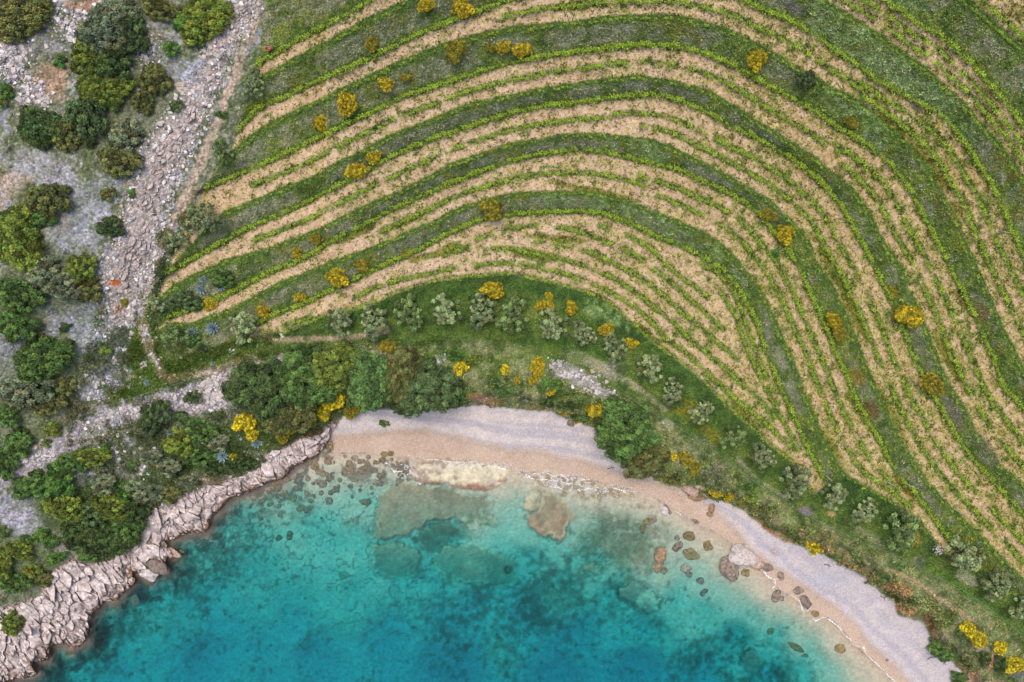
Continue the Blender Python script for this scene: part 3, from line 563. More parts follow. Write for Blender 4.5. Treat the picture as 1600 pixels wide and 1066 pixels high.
def tube(pts, r0, r1, n=6):
    pts = [np.array(p, float) for p in pts]; V = []; F = []; m = len(pts)
    for i, p in enumerate(pts):
        d = unit(pts[min(i+1, m-1)]-pts[max(i-1, 0)]); a = unit(np.cross(d, [0.3, 1, .1])); b = np.cross(d, a); rr = r0+(r1-r0)*i/(m-1)
        for j in range(n):
            t = 6.283*j/n; V.append(p+rr*(a*math.cos(t)+b*math.sin(t)))
    for i in range(m-1):
        for j in range(n): F.append((i*n+j, i*n+(j+1) % n, (i+1)*n+(j+1) % n, (i+1)*n+j))
    return V, F
def join(parts):
    V = []; F = []
    for v, f in parts:
        o = len(V); V += [tuple(x) for x in v]; F += [tuple(i+o for i in g) for g in f]
    return V, F
def trunk_mesh(name, seed, h, R, r0, limbs=5):
    r = random.Random(seed); P_ = [tube([(0,0,-.2),(r.uniform(-.1,.1)*h, r.uniform(-.1,.1)*h, h*.35),(0,0,h*.55)], r0, r0*.7, 7)]
    for i in range(limbs):
        a = 6.283*(i+r.random()*.6)/limbs; q = R*r.uniform(.45, .75)
        P_.append(tube([(0,0,h*.3),(q*.45*math.cos(a), q*.45*math.sin(a), h*.55),(q*math.cos(a+.2), q*math.sin(a+.2), h*.82)], r0*.5, r0*.14, 5))
    V, F = join(P_); return mesh_np(name, V, F)
def leaf_mat(name, rgb, gain=1.0, rough=.65, trans=.22):
    m = bpy.data.materials.new(name); m.use_nodes = True; t = m.node_tree; b = t.nodes['Principled BSDF']; out = t.nodes['Material Output']
    b.inputs['Roughness'].default_value = rough; b.inputs['Specular IOR Level'].default_value = .25
    at = t.nodes.new('ShaderNodeAttribute'); at.attribute_name = 'Col'; oi = t.nodes.new('ShaderNodeObjectInfo')
    ns = t.nodes.new('ShaderNodeTexNoise'); ns.inputs['Scale'].default_value = 1.1; tc = t.nodes.new('ShaderNodeTexCoord'); t.links.new(tc.outputs['Object'], ns.inputs['Vector'])
    f = math_n(t, 'MULTIPLY_ADD', oi.outputs['Random'], .3, .85); g = math_n(t, 'MULTIPLY_ADD', ns.outputs['Fac'], 1.0, .5); f = math_n(t, 'MULTIPLY', f, g)
    mu = t.nodes.new('ShaderNodeVectorMath'); mu.operation = 'MULTIPLY'; t.links.new(at.outputs['Color'], mu.inputs[0]); mu.inputs[1].default_value = tuple(alb(rgb)*gain)
    c = scalecol(t, mu.outputs[0], f); t.links.new(c, b.inputs['Base Color'])
    tl = t.nodes.new('ShaderNodeBsdfTranslucent'); t.links.new(c, tl.inputs[0]); mx = t.nodes.new('ShaderNodeMixShader'); mx.inputs[0].default_value = trans
    t.links.new(b.outputs[0], mx.inputs[1]); t.links.new(tl.outputs[0], mx.inputs[2]); t.links.new(mx.outputs[0], out.inputs['Surface'])
    return m
LG = 1.8
LM = {'light': leaf_mat('light_green_leaves', (88,116,62), 1.65), 'dark': leaf_mat('dark_leaves', (66,84,44), LG), 'grey': leaf_mat('grey_green_leaves', (104,112,84), LG), 'yellow': leaf_mat('yellow_green_leaves', (104,118,48), 1.7),
      'bright': leaf_mat('bright_green_leaves', (84,120,52), 1.55), 'brown': leaf_mat('brownish_leaves', (98,102,56), LG), 'blue': leaf_mat('blue_green_leaves', (74,92,54), LG),
      'mid': leaf_mat('mid_green_leaves', (80,106,52), LG), 'olive': leaf_mat('olive_leaves', (138,150,104), 1.4), 'olive_dark': leaf_mat('dark_olive_leaves', (112,132,78), 1.45),
      'broom': leaf_mat('broom_stems', (140,134,38), 1.5), 'agave': leaf_mat('agave_leaves', (118,140,144), 1.3, .5, .05), 'vine': leaf_mat('vine_leaves', (146,168,56), 1.42, .55, .35)}
BL = {'gold': leaf_mat('golden_blossom', (190,168,38), 1.35), 'dull': leaf_mat('fading_blossom', (148,136,44), 1.35), 'lemon': leaf_mat('lemon_blossom', (204,186,40), 1.45)}
M_BARK, t_, b_ = new_mat('bark', .95, .1); b_.inputs['Base Color'].default_value = (.10, .075, .055, 1)
ns_ = t_.nodes.new('ShaderNodeTexNoise'); ns_.inputs['Scale'].default_value = 9; cr_ = t_.nodes.new('ShaderNodeValToRGB'); cr_.color_ramp.elements[0].color = (.05, .04, .03, 1); cr_.color_ramp.elements[1].color = (.2, .16, .13, 1)
t_.links.new(ns_.outputs['Fac'], cr_.inputs[0]); t_.links.new(cr_.outputs[0], b_.inputs['Base Color'])
MESH = {}
for i in range(3):
    MESH['big', i] = crown_mesh('big_crown', 10+i, 5.0, 2.9, 80, .8, 13000, .18, .8, .14)
    MESH['med', i] = crown_mesh('medium_crown', 20+i, 2.6, 1.7, 36, .5, 5000, .15, .75, .14)
    MESH['small', i] = crown_mesh('small_crown', 30+i, 1.0, .75, 9, .33, 900, .11, .5, .25)
    MESH['tree', i] = crown_mesh('tree_crown', 40+i, 5.0, 4.2, 95, .75, 14000, .18, .7, .12, lobes_z=1.4)
    MESH['olive', i] = crown_mesh('olive_crown', 50+i, 2.15, 1.6, 36, .36, 3000, .13, .7, .10, .25, lobes_z=.7)
    MESH['broomg', i] = crown_mesh('broom_foliage', 60+i, 1.5, 1.2, 40, .34, 1500, .12, .4, .10)
    MESH['broomy', i] = crown_mesh('broom_blossom', 60+i, 1.56, 1.3, 110, .20, 4200, .075, .8, .06)
BASE = {'big': 5.0, 'med': 2.6, 'small': 1.0, 'tree': 5.0, 'olive': 2.1, 'broomg': 1.55}
HT = {'big': 2.9, 'med': 1.7, 'small': .75, 'tree': 5.6, 'olive': 2.4, 'broomg': 1.3}
TR = {k: trunk_mesh('stem', 5, HT[k]*.9, BASE[k], {'tree': .28, 'olive': .17, 'big': .14}.get(k, .06), 6) for k in BASE}
for m_ in TR.values(): m_.materials.append(M_BARK)
def with_mat(o, m):
    if not o.data.materials: o.data.materials.append(None)
    o.material_slots[0].link = 'OBJECT'; o.material_slots[0].material = m
CNT = [0]
def plant(name, mesh, mat, u, v, ru, rv, label, cat, group=None, hs=1.0, blossom=None, part='foliage', stem='stems', rot=None):
    """an Empty at the plant's foot > stems, foliage (> blossom); ru, rv are its radii in photo pixels"""
    CNT[0] += 1; i = CNT[0] % 3; R = BASE[mesh]; z0 = Zi(u, v); f = (CAM_H-z0-.7)/CAM_H*PX
    ru, rv = min(ru, 1.55*rv), min(rv, 1.55*ru); sx, sy = ru*f/R, rv*f/R; s = math.sqrt(sx*sy); zz = HT[mesh]*s*hs*.55
    x, y, _ = P(u, v, z0+zz)
    r = bpy.data.objects.new(name, None); link(r); r.location = (x, y, z0-.03); r.empty_display_size = .3
    r['label'] = label; r['category'] = cat
    if group: r['group'] = group
    th = random.random()*6.28 if abs(ru-rv) < .12*max(ru, rv) else random.choice([0, math.pi])+random.uniform(-.25, .25)
    if rot is not None: th = math.radians(-rot)
    r.rotation_euler = (0, 0, th)
    def add(nm, me, m, k=1.0):
        o = ob(nm, me, None, r); o.scale = (sx*k, sy*k, s*hs*k)
        if m is not None: with_mat(o, m)
        return o
    add(stem, TR[mesh], None)
    add(part, MESH[mesh, i], mat)
    if blossom: add('blossom', MESH['broomy', i], blossom, 1.02)
    return r
# ================================================================ trees above the beach
G = 'big trees and thickets above the beach'
for (u, v, ru, rv, k, lab) in [
 (408,608,52,50,'dark','dark grey-green tree crown at the inland end of the thicket, beside the pale stone pile'),
 (448,642,50,36,'brown','brownish dark tree crown low in the thicket above the pink shore rocks'),
 (474,590,52,46,'mid','mid green broad tree crown, second from the stone pile in the thicket'),
 (524,574,44,38,'yellow','yellow-green tree crown on the inland rim of the thicket'),
 (578,594,46,44,'light','light green feathery tree crown in the middle of the thicket above the beach'),
 (630,588,34,42,'brown','narrow olive-brown tree crown between the light green and the grey-green ones'),
 (668,608,50,46,'blue','dark grey-green round tree crown bulging over the middle of the beach'),
 (632,632,32,16,'dark','low dark bush hanging over the upper edge of the beach below the olive-brown crown'),
 (978,672,52,44,'mid','large round green tree crown overhanging the pebble beach, east of the orange-yellow broom'),
 (1012,722,42,26,'brown','dark brown-green shrubby tree beside the large round green one, by the wet sand')]:
    plant('tree', 'tree', LM[k], u, v, ru, rv, lab, 'tree', G, .8, part='crown', stem='trunk')
# ================================================================ olive trees
G = 'olive trees along the foot of the terraces'
OL = [(530,503,20,'pale olive tree at the narrow western end of the olive row, by bare dirt'),(585,503,23,'spreading pale olive tree, second of the olive row from its western end'),(638,489,23,'round olive tree with dark gaps, third of the olive row from its western end'),
 (698,484,22,'star-shaped pale olive tree west of the solitary broom bush'),(754,486,22,'olive tree directly below the solitary round broom bush'),(801,494,23,'dark green olive tree touching its neighbour just east of the solitary broom bush'),
 (865,507,22,'olive tree straight below the three-headed broom cluster'),(911,522,17,'small olive tree between two broom bushes at the middle of the olive row'),(961,543,19,'silvery olive tree beside the small pair of broom bushes'),
 (1015,575,20,'two-pronged olive tree beside the pale bare patches under the terraces'),(1052,612,17,'sparse faint olive tree uphill of the big green beach tree'),(1096,645,16,'small compact silvery olive tree among yellowish weeds'),
 (1146,683,18,'dark small olive tree in dense green grass, close to the lowest vine row'),(1192,714,18,'loose olive tree just before the bare dirt tip of the inner terrace'),(1243,752,22,'bushy silvery olive tree at the tip of the bare dirt wedge'),
 (1303,774,20,'spiky pale olive tree just east of the dirt wedge tip'),(1353,800,18,'low pale green olive tree uphill of the orange earth spot'),(1410,828,26,'large dark olive tree blending into the bank near the stone heap'),
 (1510,868,27,'big loose-crowned olive tree east of the round stone heap'),(1560,912,23,'round olive tree beside the fence, southeast of the big loose-crowned one'),(1600,950,18,'olive tree cut by the photo edge near the fence'),
 (377,511,24,'silvery olive tree beside the agaves at the western terrace end'),(315,342,25,'round blue-grey olive tree alone beside the upper dirt track'),(274,376,15,'small greyish olive sapling just below the round blue-grey one'),
 (272,528,20,'leafy dark-centred olive tree on the grassy corner beside the agaves'),(395,131,19,'pale olive tree at the end of a bare strip beside the dirt track'),(348,238,17,'dark green small olive tree below the track bend'),(241,476,14,'pale small olive at the terrace tip beside the rock outcrop')]
for (u, v, r, lab) in OL:
    dk = 'dark' in lab; plant('olive_tree', 'olive', LM['olive_dark' if dk else 'olive'], u, v, r*1.12, r*random.uniform(1.0, 1.2), lab, 'olive tree', G, 1.0, part='crown', stem='trunk')
# ================================================================ broom
G = 'yellow flowering broom bushes'
BR = [(665,7,13,'gold','yellow broom bush cut by the top edge of the photo, the smaller of two there'),(722,10,17,'gold','yellow broom bush cut by the top edge of the photo, the larger of two there'),(711,78,17,'dull','round greenish-yellow broom bush standing alone uphill of the trio'),
 (766,73,9,'dull','smallest broom of the touching trio on the fourth bank'),(786,73,12,'gold','middle broom of the touching trio on the fourth bank'),(815,77,14,'gold','outer easternmost broom of the trio on the fourth bank'),(580,66,13,'dull','dull fading broom bush on the upper western bank'),
 (602,130,13,'gold','neat round golden broom bush with a tiny one beside it'),(632,120,9,'dull','tiny broom bush beside the neat round golden one'),(541,160,19,'gold','largest golden broom bush on the western banks'),(502,192,15,'gold','golden broom bush downhill of the largest western one'),
 (555,264,16,'gold','golden broom bush, bigger of the pair on the third bank'),(583,243,12,'gold','golden broom bush, smaller of the pair on the third bank'),(1185,91,18,'gold','solitary golden broom bush on the upper bank where the terraces turn'),(1331,190,11,'dull','brownish withered broom bush in the pale lush weeds'),
 (1203,335,13,'dull','dull green-yellow broom bush touching a brighter oval one'),(1230,364,16,'gold','bright oval broom bush beside the dull green-yellow one'),(1305,500,14,'gold','bright broom bush on the second bank with a dull one under it'),(1312,520,11,'dull','dull broom bush tucked below the bright one on the second bank'),
 (1398,456,9,'dull','little faded broom bush above the wide solitary one'),(1424,493,19,'gold','wide golden broom bush on the third bank, eastern slope'),(1461,600,19,'dull','wide olive-yellow broom bush on the fourth bank, eastern slope'),(768,325,18,'dull','green-yellow broom bush at the crest of the innermost bank'),
 (462,394,9,'gold','tiny yellow broom on the second bank near the terrace end'),(491,372,10,'dull','half-faded small broom on the second bank'),(526,431,18,'gold','large golden broom bush on the innermost bank, western arm'),(564,413,12,'dull','middling dull broom bush uphill of the large golden one'),
 (636,395,9,'dull','brownish small broom bush close to the start of the vine lens'),(468,464,9,'gold','small yellow broom on the innermost bank, western arm'),(410,486,11,'gold','small golden broom at the tip of the inner dirt strip'),(327,475,11,'gold','small golden broom beside the agaves at the terrace end'),
 (770,453,17,'gold','solitary golden broom bush above the middle of the olive row'),(845,478,10,'gold','lowest head of the three-headed broom cluster near the olives'),(858,463,7,'gold','top head of the three-headed broom cluster near the olives'),(860,479,9,'gold','eastern head of the three-headed broom cluster near the olives'),
 (893,481,10,'gold','small golden broom just east of the three-headed cluster'),(948,515,12,'gold','golden broom uphill of the silvery olive tree'),(986,537,11,'gold','golden broom touching the silvery olive tree'),
 (605,540,13,'dull','greenish-yellow broom on the grass above the feathery light tree'),(522,622,19,'lemon','spreading lemon-yellow broom draped over the thicket'),(565,622,12,'lemon','small lemon-yellow broom below the feathery light tree'),(505,642,14,'lemon','dull lemon broom strip just above the sandy corner of the beach'),
 (548,640,14,'dull','greenish broom at the upper rim of the beach'),(380,660,17,'lemon','bright lemon broom between the dark thicket and the shore scrub'),(392,678,11,'lemon','lower bright lemon broom next to a pale agave'),(440,680,12,'dull','yellow-green broom on the crest above the pink rocks'),(452,672,9,'lemon','small lemon broom on the crest above the pink rocks'),
 (365,716,9,'lemon','little yellow broom beside the fan-shaped agave on the shore scrub'),(326,711,6,'lemon','tiny yellow broom in the shore scrub'),(721,574,12,'lemon','yellow broom on the slope above the grey-green round tree'),(790,578,9,'lemon','small yellow broom on the slope above the middle of the beach'),
 (840,570,12,'gold','tall golden broom clump on the green slope, upper part'),(842,582,9,'gold','tall golden broom clump on the green slope, lower part'),(833,594,8,'gold','yellow broom under the tall golden clump'),(862,610,9,'gold','yellow broom beside a bright green bush above the beach'),(808,593,7,'gold','tiny yellow broom at the west side of the green slope clump'),
 (936,640,15,'gold','orange-yellow broom against the large round green beach tree'),(914,635,8,'dull','small faded broom next to the orange-yellow one'),(882,643,10,'gold','yellow broom hanging over the beach edge'),(901,658,5,'gold','tiny yellow broom at the very edge of the beach'),
 (1053,714,8,'lemon','small yellow broom above the dark brown-green shrubby tree'),(1072,718,12,'dull','yellow-green broom row above the brown rocks, upper one'),(1088,733,11,'dull','yellow-green broom row above the brown rocks, lower one'),(1122,768,13,'gold','golden broom on the bank edge above the wet sand, western half'),(1140,776,9,'gold','golden broom on the bank edge above the wet sand, eastern half'),
 (1277,853,16,'lemon','lone green-yellow broom on the beach edge'),(1160,783,8,'dull','faint broom on the bank edge east of the golden one'),(1516,984,13,'lemon','yellow broom on the cliff top, uppermost of the group there'),(1533,1000,14,'lemon','yellow broom in the middle of the cliff-top group'),(1565,1012,11,'lemon','round yellow broom at the east end of the cliff-top group'),
 (1589,1038,17,'lemon','large yellow broom cut by the photo corner near the cliff'),(193,472,7,'dull','tiny yellow-green broom growing on the rock outcrop')]
for (u, v, r, k, lab) in BR:
    plant('broom_bush', 'broomg', LM['broom'], u, v, r, r*random.uniform(.85, 1.1), lab, 'broom bush', G, .9, blossom=BL[k])
# ================================================================ wild shrubs
G = 'wild shrubs on the rocky hillside'
SH = [(28,22,46,36,'big','brown','brown-green shrub filling the upper corner of the rocky hillside'),(165,42,46,42,'big','grey','large grey-green shrub at the top of the tallest shrub group'),(203,48,24,40,'med','blue','dark blue-green shrub along the side of the tallest shrub group'),
 (135,92,30,30,'med','yellow','yellow-green shrub on the outer side of the tallest shrub group'),(172,98,36,30,'med','dark','dark shrub in the middle of the tallest shrub group'),(160,138,38,30,'big','yellow','olive-yellow shrub at the lower end of the tallest shrub group'),
 (316,28,42,36,'big','yellow','bright rounded green shrub at the top, beside the blue-grey scree'),(290,32,20,22,'med','bright','emerald shrub tucked against the bright rounded one'),(249,12,30,20,'med','brown','brownish shrub at the top edge between two green ones'),
 (265,75,13,13,'small','bright','small bright green shrub on the scree below the bright rounded one'),(93,96,11,10,'small','bright','tiny bright green shrub next to the orange soil'),(10,142,12,13,'small','bright','small green shrub at the photo edge below the pale boulders'),
 (1,158,8,11,'small','yellow','small yellowish shrub cut by the photo edge'),(62,198,38,34,'big','dark','dark mottled shrub at the head of the low wide group'),(100,208,28,28,'med','brown','brown mottled shrub in the low wide group'),(132,186,30,40,'med','blue','dim blue-green shrub joining the low wide group'),
 (240,122,26,24,'med','brown','grey-brown shrub beside the blue-grey scree hollow'),(222,158,18,20,'med','brown','rusty small shrub below the grey-brown one'),(275,165,12,10,'small','blue','small dark green shrub on the blue-grey scree'),(193,212,28,26,'med','grey','faint grey shrub in the middle of the hillside'),
 (184,252,30,26,'med','brown','greenish-brown shrub just below the faint grey one'),(72,312,32,30,'med','brown','brown-topped shrub with green skirt'),(64,338,28,16,'med','mid','green skirt shrub under the brown-topped one'),(22,372,44,42,'big','yellow','big yellow-green shrub at the photo edge, halfway down'),
 (18,338,22,16,'med','dark','dark shrub behind the big yellow-green one'),(64,425,30,26,'med','grey','greyish olive shrub with pale leaf clumps'),(92,444,30,26,'med','grey','second greyish shrub with pale leaf clumps, downhill of its twin'),(122,420,24,24,'med','yellow','brown and green shrub next to the greyish pair'),
 (134,452,26,20,'med','brown','pinkish-brown low shrub next to the greyish pair'),(171,354,20,18,'med','blue','dark oval shrub against the limestone outcrop'),(168,303,14,11,'small','brown','small brown shrub above the dark oval one'),(205,301,8,8,'small','bright','tiny fresh green shrub at the outcrop edge'),
 (28,462,34,28,'med','mid','flat dull green shrub at the photo edge below the big yellow-green one'),(22,510,30,26,'med','mid','green shrub at the photo edge above the pale scree'),(100,511,10,8,'small','dark','small dark shrub alone on the pale scree'),(52,522,12,10,'small','brown','small brown shrub on the pale scree'),
 (62,560,46,36,'big','mid','large spreading green shrub in the middle of the pale scree'),(162,545,12,11,'small','yellow','small yellowish shrub below the outcrop'),(135,575,20,9,'med','grey','flat grey-green shrub on the pale scree below the large spreading one'),(38,612,40,28,'med','grey','grey-green shrub patch below the large spreading one'),
 (98,605,20,18,'med','brown','brown shrub in the grey-green shrub patch'),(70,632,28,20,'med','brown','rusty speckled shrub on the slope above the gravel path'),(10,650,18,18,'med','mid','green shrub at the photo edge above the gravel path'),(26,692,26,22,'med','mid','rounded green shrub beside the gravel path'),
 (6,725,18,30,'med','mid','green shrub at the photo edge by the end of the gravel path'),(80,672,14,12,'small','yellow','yellow-green small shrub in the gravel path'),(71,693,9,7,'small','yellow','tiny yellow shrub below the small one in the gravel path'),(142,715,28,17,'med','yellow','bright olive shrub on the lower side of the gravel path'),
 (112,724,22,16,'med','mid','mid green shrub leaning on the bright olive one'),(165,700,11,8,'small','bright','small vivid green shrub beside the pale bare rocks'),(188,692,10,9,'small','grey','small grey shrub beside the vivid green one'),(238,652,27,24,'med','blue','dark blue-green shrub beside the gravel path'),
 (280,652,18,10,'med','blue','low dark shrub just east of the dark blue-green one'),(300,618,14,10,'small','blue','little dark green shrub growing in the stone heap'),(52,760,34,24,'med','mid','green shrub of the seaward scrub, near the gravel path end'),(88,752,30,26,'med','bright','fresh green shrub of the seaward scrub'),
 (96,792,30,26,'med','yellow','yellowish shrub in the heart of the seaward scrub'),(130,800,30,24,'med','blue','blue-green shrub in the heart of the seaward scrub'),(160,754,24,17,'med','grey','pale olive shrub with bright clumps in the seaward scrub'),(188,768,19,17,'med','bright','emerald shrub in the seaward scrub'),
 (222,768,30,20,'med','grey','pale green shrub of the seaward scrub close to the rocks'),(262,770,24,16,'med','brown','brownish shrub at the rim of the shore rocks'),(166,792,30,22,'med','yellow','yellow-green shrub below the pale olive one in the seaward scrub'),(205,800,26,24,'med','dark','dark shrub at the rim of the shore rocks'),
 (120,836,30,24,'med','dark','dark shrub low on the seaward scrub'),(160,842,36,30,'big','dark','largest dark shrub low on the seaward scrub, above the fissured rocks'),(196,828,26,28,'med','mid','green shrub at the seaward rim above the fissured rocks'),(136,866,20,12,'med','mid','small green fringe shrub next to the cliff rocks'),
 (40,842,9,8,'small','mid','little green shrub on the pale lower scree'),(62,838,15,12,'small','bright','bright small shrub on the pale lower scree'),(80,846,15,12,'small','mid','mid green small shrub next to the bright one on the lower scree'),(28,860,22,16,'med','yellow','yellowish shrub on the lower hillside near the shore'),
 (5,832,10,9,'small','mid','tiny green shrub at the photo edge on the lower scree'),(4,878,16,24,'med','yellow','yellow-green shrub cut by the photo edge near the shore'),(87,873,17,10,'small','bright','small bright shrub beside the bare brown patch'),(48,892,16,11,'small','yellow','yellowish small shrub in the low grass above the shore'),
 (66,905,18,12,'med','brown','grey-brown low shrub above the shore rocks'),(18,912,26,18,'med','mid','grassy low shrub behind the shore rocks'),(16,973,19,19,'med','yellow','round shrub growing alone among the shore rocks at the photo edge'),
 (275,692,26,22,'med','yellow','green and yellow shrub of the scrub north of the shore rocks'),(310,672,26,20,'med','mid','mid green shrub of the scrub below the stone heap'),(300,712,34,20,'med','mid','low green shrub with yellow flecks above the shore rocks'),(262,728,24,16,'med','grey','pale shrub in the scrub above the shore rocks'),
 (335,730,34,16,'med','dark','dark flat shrub on the rim of the shore rocks'),(372,722,26,14,'med','dark','dark shrub between the fan-shaped agave and the shore rocks'),(340,690,24,14,'med','grey','grey-green shrub between the stone heap and the fan-shaped agave'),(290,752,18,10,'med','grey','small pale shrub at the crest of the shore rocks'),
 (400,720,14,10,'small','dark','small dark shrub above the shore rocks, by the pale agave'),(205,728,14,8,'small','mid','small low shrub beside the curved bare path'),(232,715,18,12,'med','grey','sparse grey shrub inside the curved bare path')]
for (u, v, ru, rv, me, k, lab) in SH:
    plant('wild_shrub', me, LM[k], u, v, ru*1.04, rv*1.04, lab, 'shrub', G)
G = 'shrubs among the terraces and on the coastal slope'
SH2 = [(288,470,26,17,'med','blue','dark green shrub between the agaves and the terrace tip'),(346,435,22,15,'med','mid','leafy green shrub above the agaves at the terrace end'),(255,490,14,10,'small','mid','small green shrub at the tip of the lower terrace'),(1260,124,16,18,'med','blue','bluish dark shrub on the fourth bank past the turn'),
 (300,530,16,14,'med','mid','green shrub between the two agaves on the grassy corner'),(316,545,18,10,'med','blue','dark green low shrub at the foot of the grassy corner'),(868,600,14,12,'small','bright','bright green bush on the coastal slope east of the tall broom clump'),(850,600,10,16,'small','bright','bright green bush directly under the tall broom clump'),
 (710,555,26,10,'med','bright','bright green bramble patch on the grass above the round grey-green tree'),(740,562,24,9,'med','yellow','yellow-green bramble patch on the grass strip'),(1212,395,9,8,'small','bright','small fresh shrub beside the bright oval broom'),(890,630,20,12,'med','dark','dark shrub between the beach and the pale stones'),
 (860,625,18,12,'med','dark','dark scrub at the beach edge under the bright green bushes'),(820,618,20,10,'med','grey','grey-green scrub at the beach edge below the tall broom clump'),(790,610,14,10,'small','mid','green scrub at the beach edge near the orange earth'),(715,610,14,16,'med','mid','green bush next to the round grey-green tree'),
 (910,650,14,10,'small','mid','small green bush between two brooms at the beach edge'),(1055,745,22,14,'med','brown','brown scrub under the cliff boulders'),(1100,735,16,10,'med','grey','grey scrub above the golden bank-edge broom'),(1175,780,18,9,'med','yellow','yellow-green scrub near the curved bank edge'),
 (1165,760,18,10,'med','mid','green scrub above the curved bank edge'),(1310,868,16,8,'small','mid','green scrub running down from the lone beach-edge broom'),(1570,1040,18,14,'med','dark','dark shrub between the cliff-top brooms'),(1540,1030,12,12,'small','dark','small dark shrub under the cliff-top brooms'),
 (1480,1020,24,16,'med','mid','green shrub hanging over the beach under the eroded cliff'),(1462,1010,12,12,'small','mid','low green bush at the beach edge of the eroded cliff'),(1385,905,12,8,'small','mid','low green bush on the orange cliff'),(1430,940,14,8,'small','dark','dark green bush in the gully of the orange cliff'),
 (1500,1060,16,10,'med','mid','green bush at the bottom photo edge beside the beach'),(345,178,10,7,'small','mid','small green bush beside the dirt track'),(600,662,10,6,'small','mid','small bush at the beach corner'),(1360,910,10,5,'small','mid','tiny green bush at the beach edge under the cliff')]
for (u, v, ru, rv, me, k, lab) in SH2:
    plant('slope_shrub', me, LM[k], u, v, ru, rv, lab, 'shrub', G)
# ================================================================ agaves
def agave_mesh(seed, n=30):
    r = random.Random(seed); V = []; F = []
    for i in range(n):
        a = 6.283*i*.381966; k = i/n; el = math.radians(12+60*k); L = 1.0*(1-.35*k)*r.uniform(.85, 1.1); w_ = .11
        for j, (t, ww) in enumerate([(0.05, .6), (.35, 1), (.7, .7), (1, .05)]):
            q = L*t; x = q*math.cos(el); z = .1+q*math.sin(el)-.18*t*t*(1-k)
            for s in (-1, 0, 1):
                lx, ly = x, s*w_*ww; V.append((lx*math.cos(a)-ly*math.sin(a), lx*math.sin(a)+ly*math.cos(a), z+(.04*ww if s else 0)))
        o = i*12
        for j in range(3):
            for s in (0, 1): F.append((o+j*3+s, o+j*3+s+1, o+j*3+s+4, o+j*3+s+3))
    c = np.ones((len(V), 3)); c *= np.random.default_rng(seed).uniform(.8, 1.15, (len(V)//12, 1)).repeat(12, 0)
    return mesh_np('agave_rosette', V, F, c)
AG = [agave_mesh(i) for i in range(3)]
for i, (u, v, r, lab) in enumerate([(316,437,8,'darker blue agave, upper one of the three by the leafy shrub'),(312,452,11,'pale blue agave, lower one of the three by the leafy shrub'),(344,449,10,'blue agave standing apart east of its two neighbours'),(332,513,15,'large pale blue agave rosette on the grassy corner'),
    (300,520,13,'dark blue agave beside the leafy dark-centred olive'),(228,598,7,'small dark blue agave near the fence, below the stone ring'),(400,693,12,'pale agave beside the lower bright lemon broom'),(347,713,14,'fan-shaped pale blue agave above the shore rocks'),(266,676,12,'faint grey agave beside the dark blue-green shrub'),(332,568,6,'small dark agave by the track on the grassy corner'),
    (1000,455+30,1,'')][:10]):
    z0 = Zi(u, v); x, y, _ = P(u, v, z0+.3); s = r*.092/1.0
    o = ob('agave', AG[i % 3], None, None, (x, y, z0), label=lab, category='agave', group='blue agaves near the terrace ends and shore'); with_mat(o, LM['agave']); o.scale = (s, s, s); o.rotation_euler = (0, 0, random.random()*6)
# ================================================================ grapevines
def vine_arrays(seed, n=34):
    r = np.random.default_rng(seed); c = r.normal(size=(n, 3))*[.32, .24, .16]+[0, 0, .72]; c[:, 2] = np.clip(c[:, 2], .25, 1.15)
    nn = unit(np.stack([r.normal(size=n)*.5, r.normal(size=n)*.5, np.ones(n)], 1)); v, f = leaf_quads(c, nn, .105+.06*r.random(n), r, .8)
    t = .45+.95*r.random(n); h = (r.random(n)-.5)*.35; col = np.stack([t*(1+h), t, t*(1-h)], 1); return v, f, np.repeat(col, 4, 0)
VA = [vine_arrays(i) for i in range(5)]
VM = [mesh_np('vine_leaves', *a) for a in VA]
TV, TF = tube([(0, 0, -.1), (.04, .02, .35), (0, .03, .7)], .045, .025, 5); VT = mesh_np('vine_trunk', TV, TF); VT.materials.append(M_BARK)
vines = []
for ri, (lab, p, wsc, st, ty) in enumerate(rows):
    g = np.gradient(p, axis=0); step = 2 if ty in 'UISL' else 3
    i = 0
    while i < len(p):
        u, v = p[i]; i += random.choice([step, step, step+1])
        if not (-60 < u < 1660 and -60 < v < 1126): continue
        dens = samp(vine_gap, u, v)
        if random.random() > st*(1.0 if ty == 'U' else .93)*np.clip(dens, 0, 1.2): continue
        if samp(d_vine, u, v) < -4: continue
        s = wsc*random.uniform(.5, 1.1)*(.68 if ty == 'T' else .8); a = math.atan2(-g[min(i, len(p)-1)][1], g[min(i, len(p)-1)][0])
        vines.append((u+random.gauss(0, .9), v+random.gauss(0, .9), s, a, ri))
inside = lambda q: 8 < q[0] < 1592 and 8 < q[1] < 1058
order = sorted([q for q in vines if inside(q)], key=lambda q: -q[2]); big = set(id(q) for q in order[:295])
rnum = []; _c = 0
for (lab, p, wsc, st, ty) in rows:
    rnum.append(ORD.index([w_ for w_ in ORD if w_ and w_ in lab][0]) if [w_ for w_ in ORD if w_ and w_ in lab] else 0)
SHORT = {'U': 'leafy grapevine at foot of the %s bank', 'T': 'grapevine on outer rim of the %s bank', 'I': 'grapevine inside the %s soil strip', 'S': 'grapevine of the inner lens of rows%s', 'L': 'grapevine above the olive trees%s'}
def seg_of(u, v):
    if u < 1050:
        for lim, w_ in ((430, 'western end'), (540, 'low western arm'), (650, 'middle western arm'), (760, 'high western arm'), (860, 'west of the crest'), (950, 'at the crest'), (1050, 'east of the crest')):
            if u < lim: return w_
    for lim, w_ in ((120, 'at the top turn'), (220, 'on the upper shoulder'), (320, 'below the shoulder'), (420, 'upper eastern slope'), (520, 'middle eastern slope'), (640, 'lower eastern slope'), (760, 'near the bottom of the slope'), (2000, 'at the very bottom of the slope')):
        if v < lim: return w_
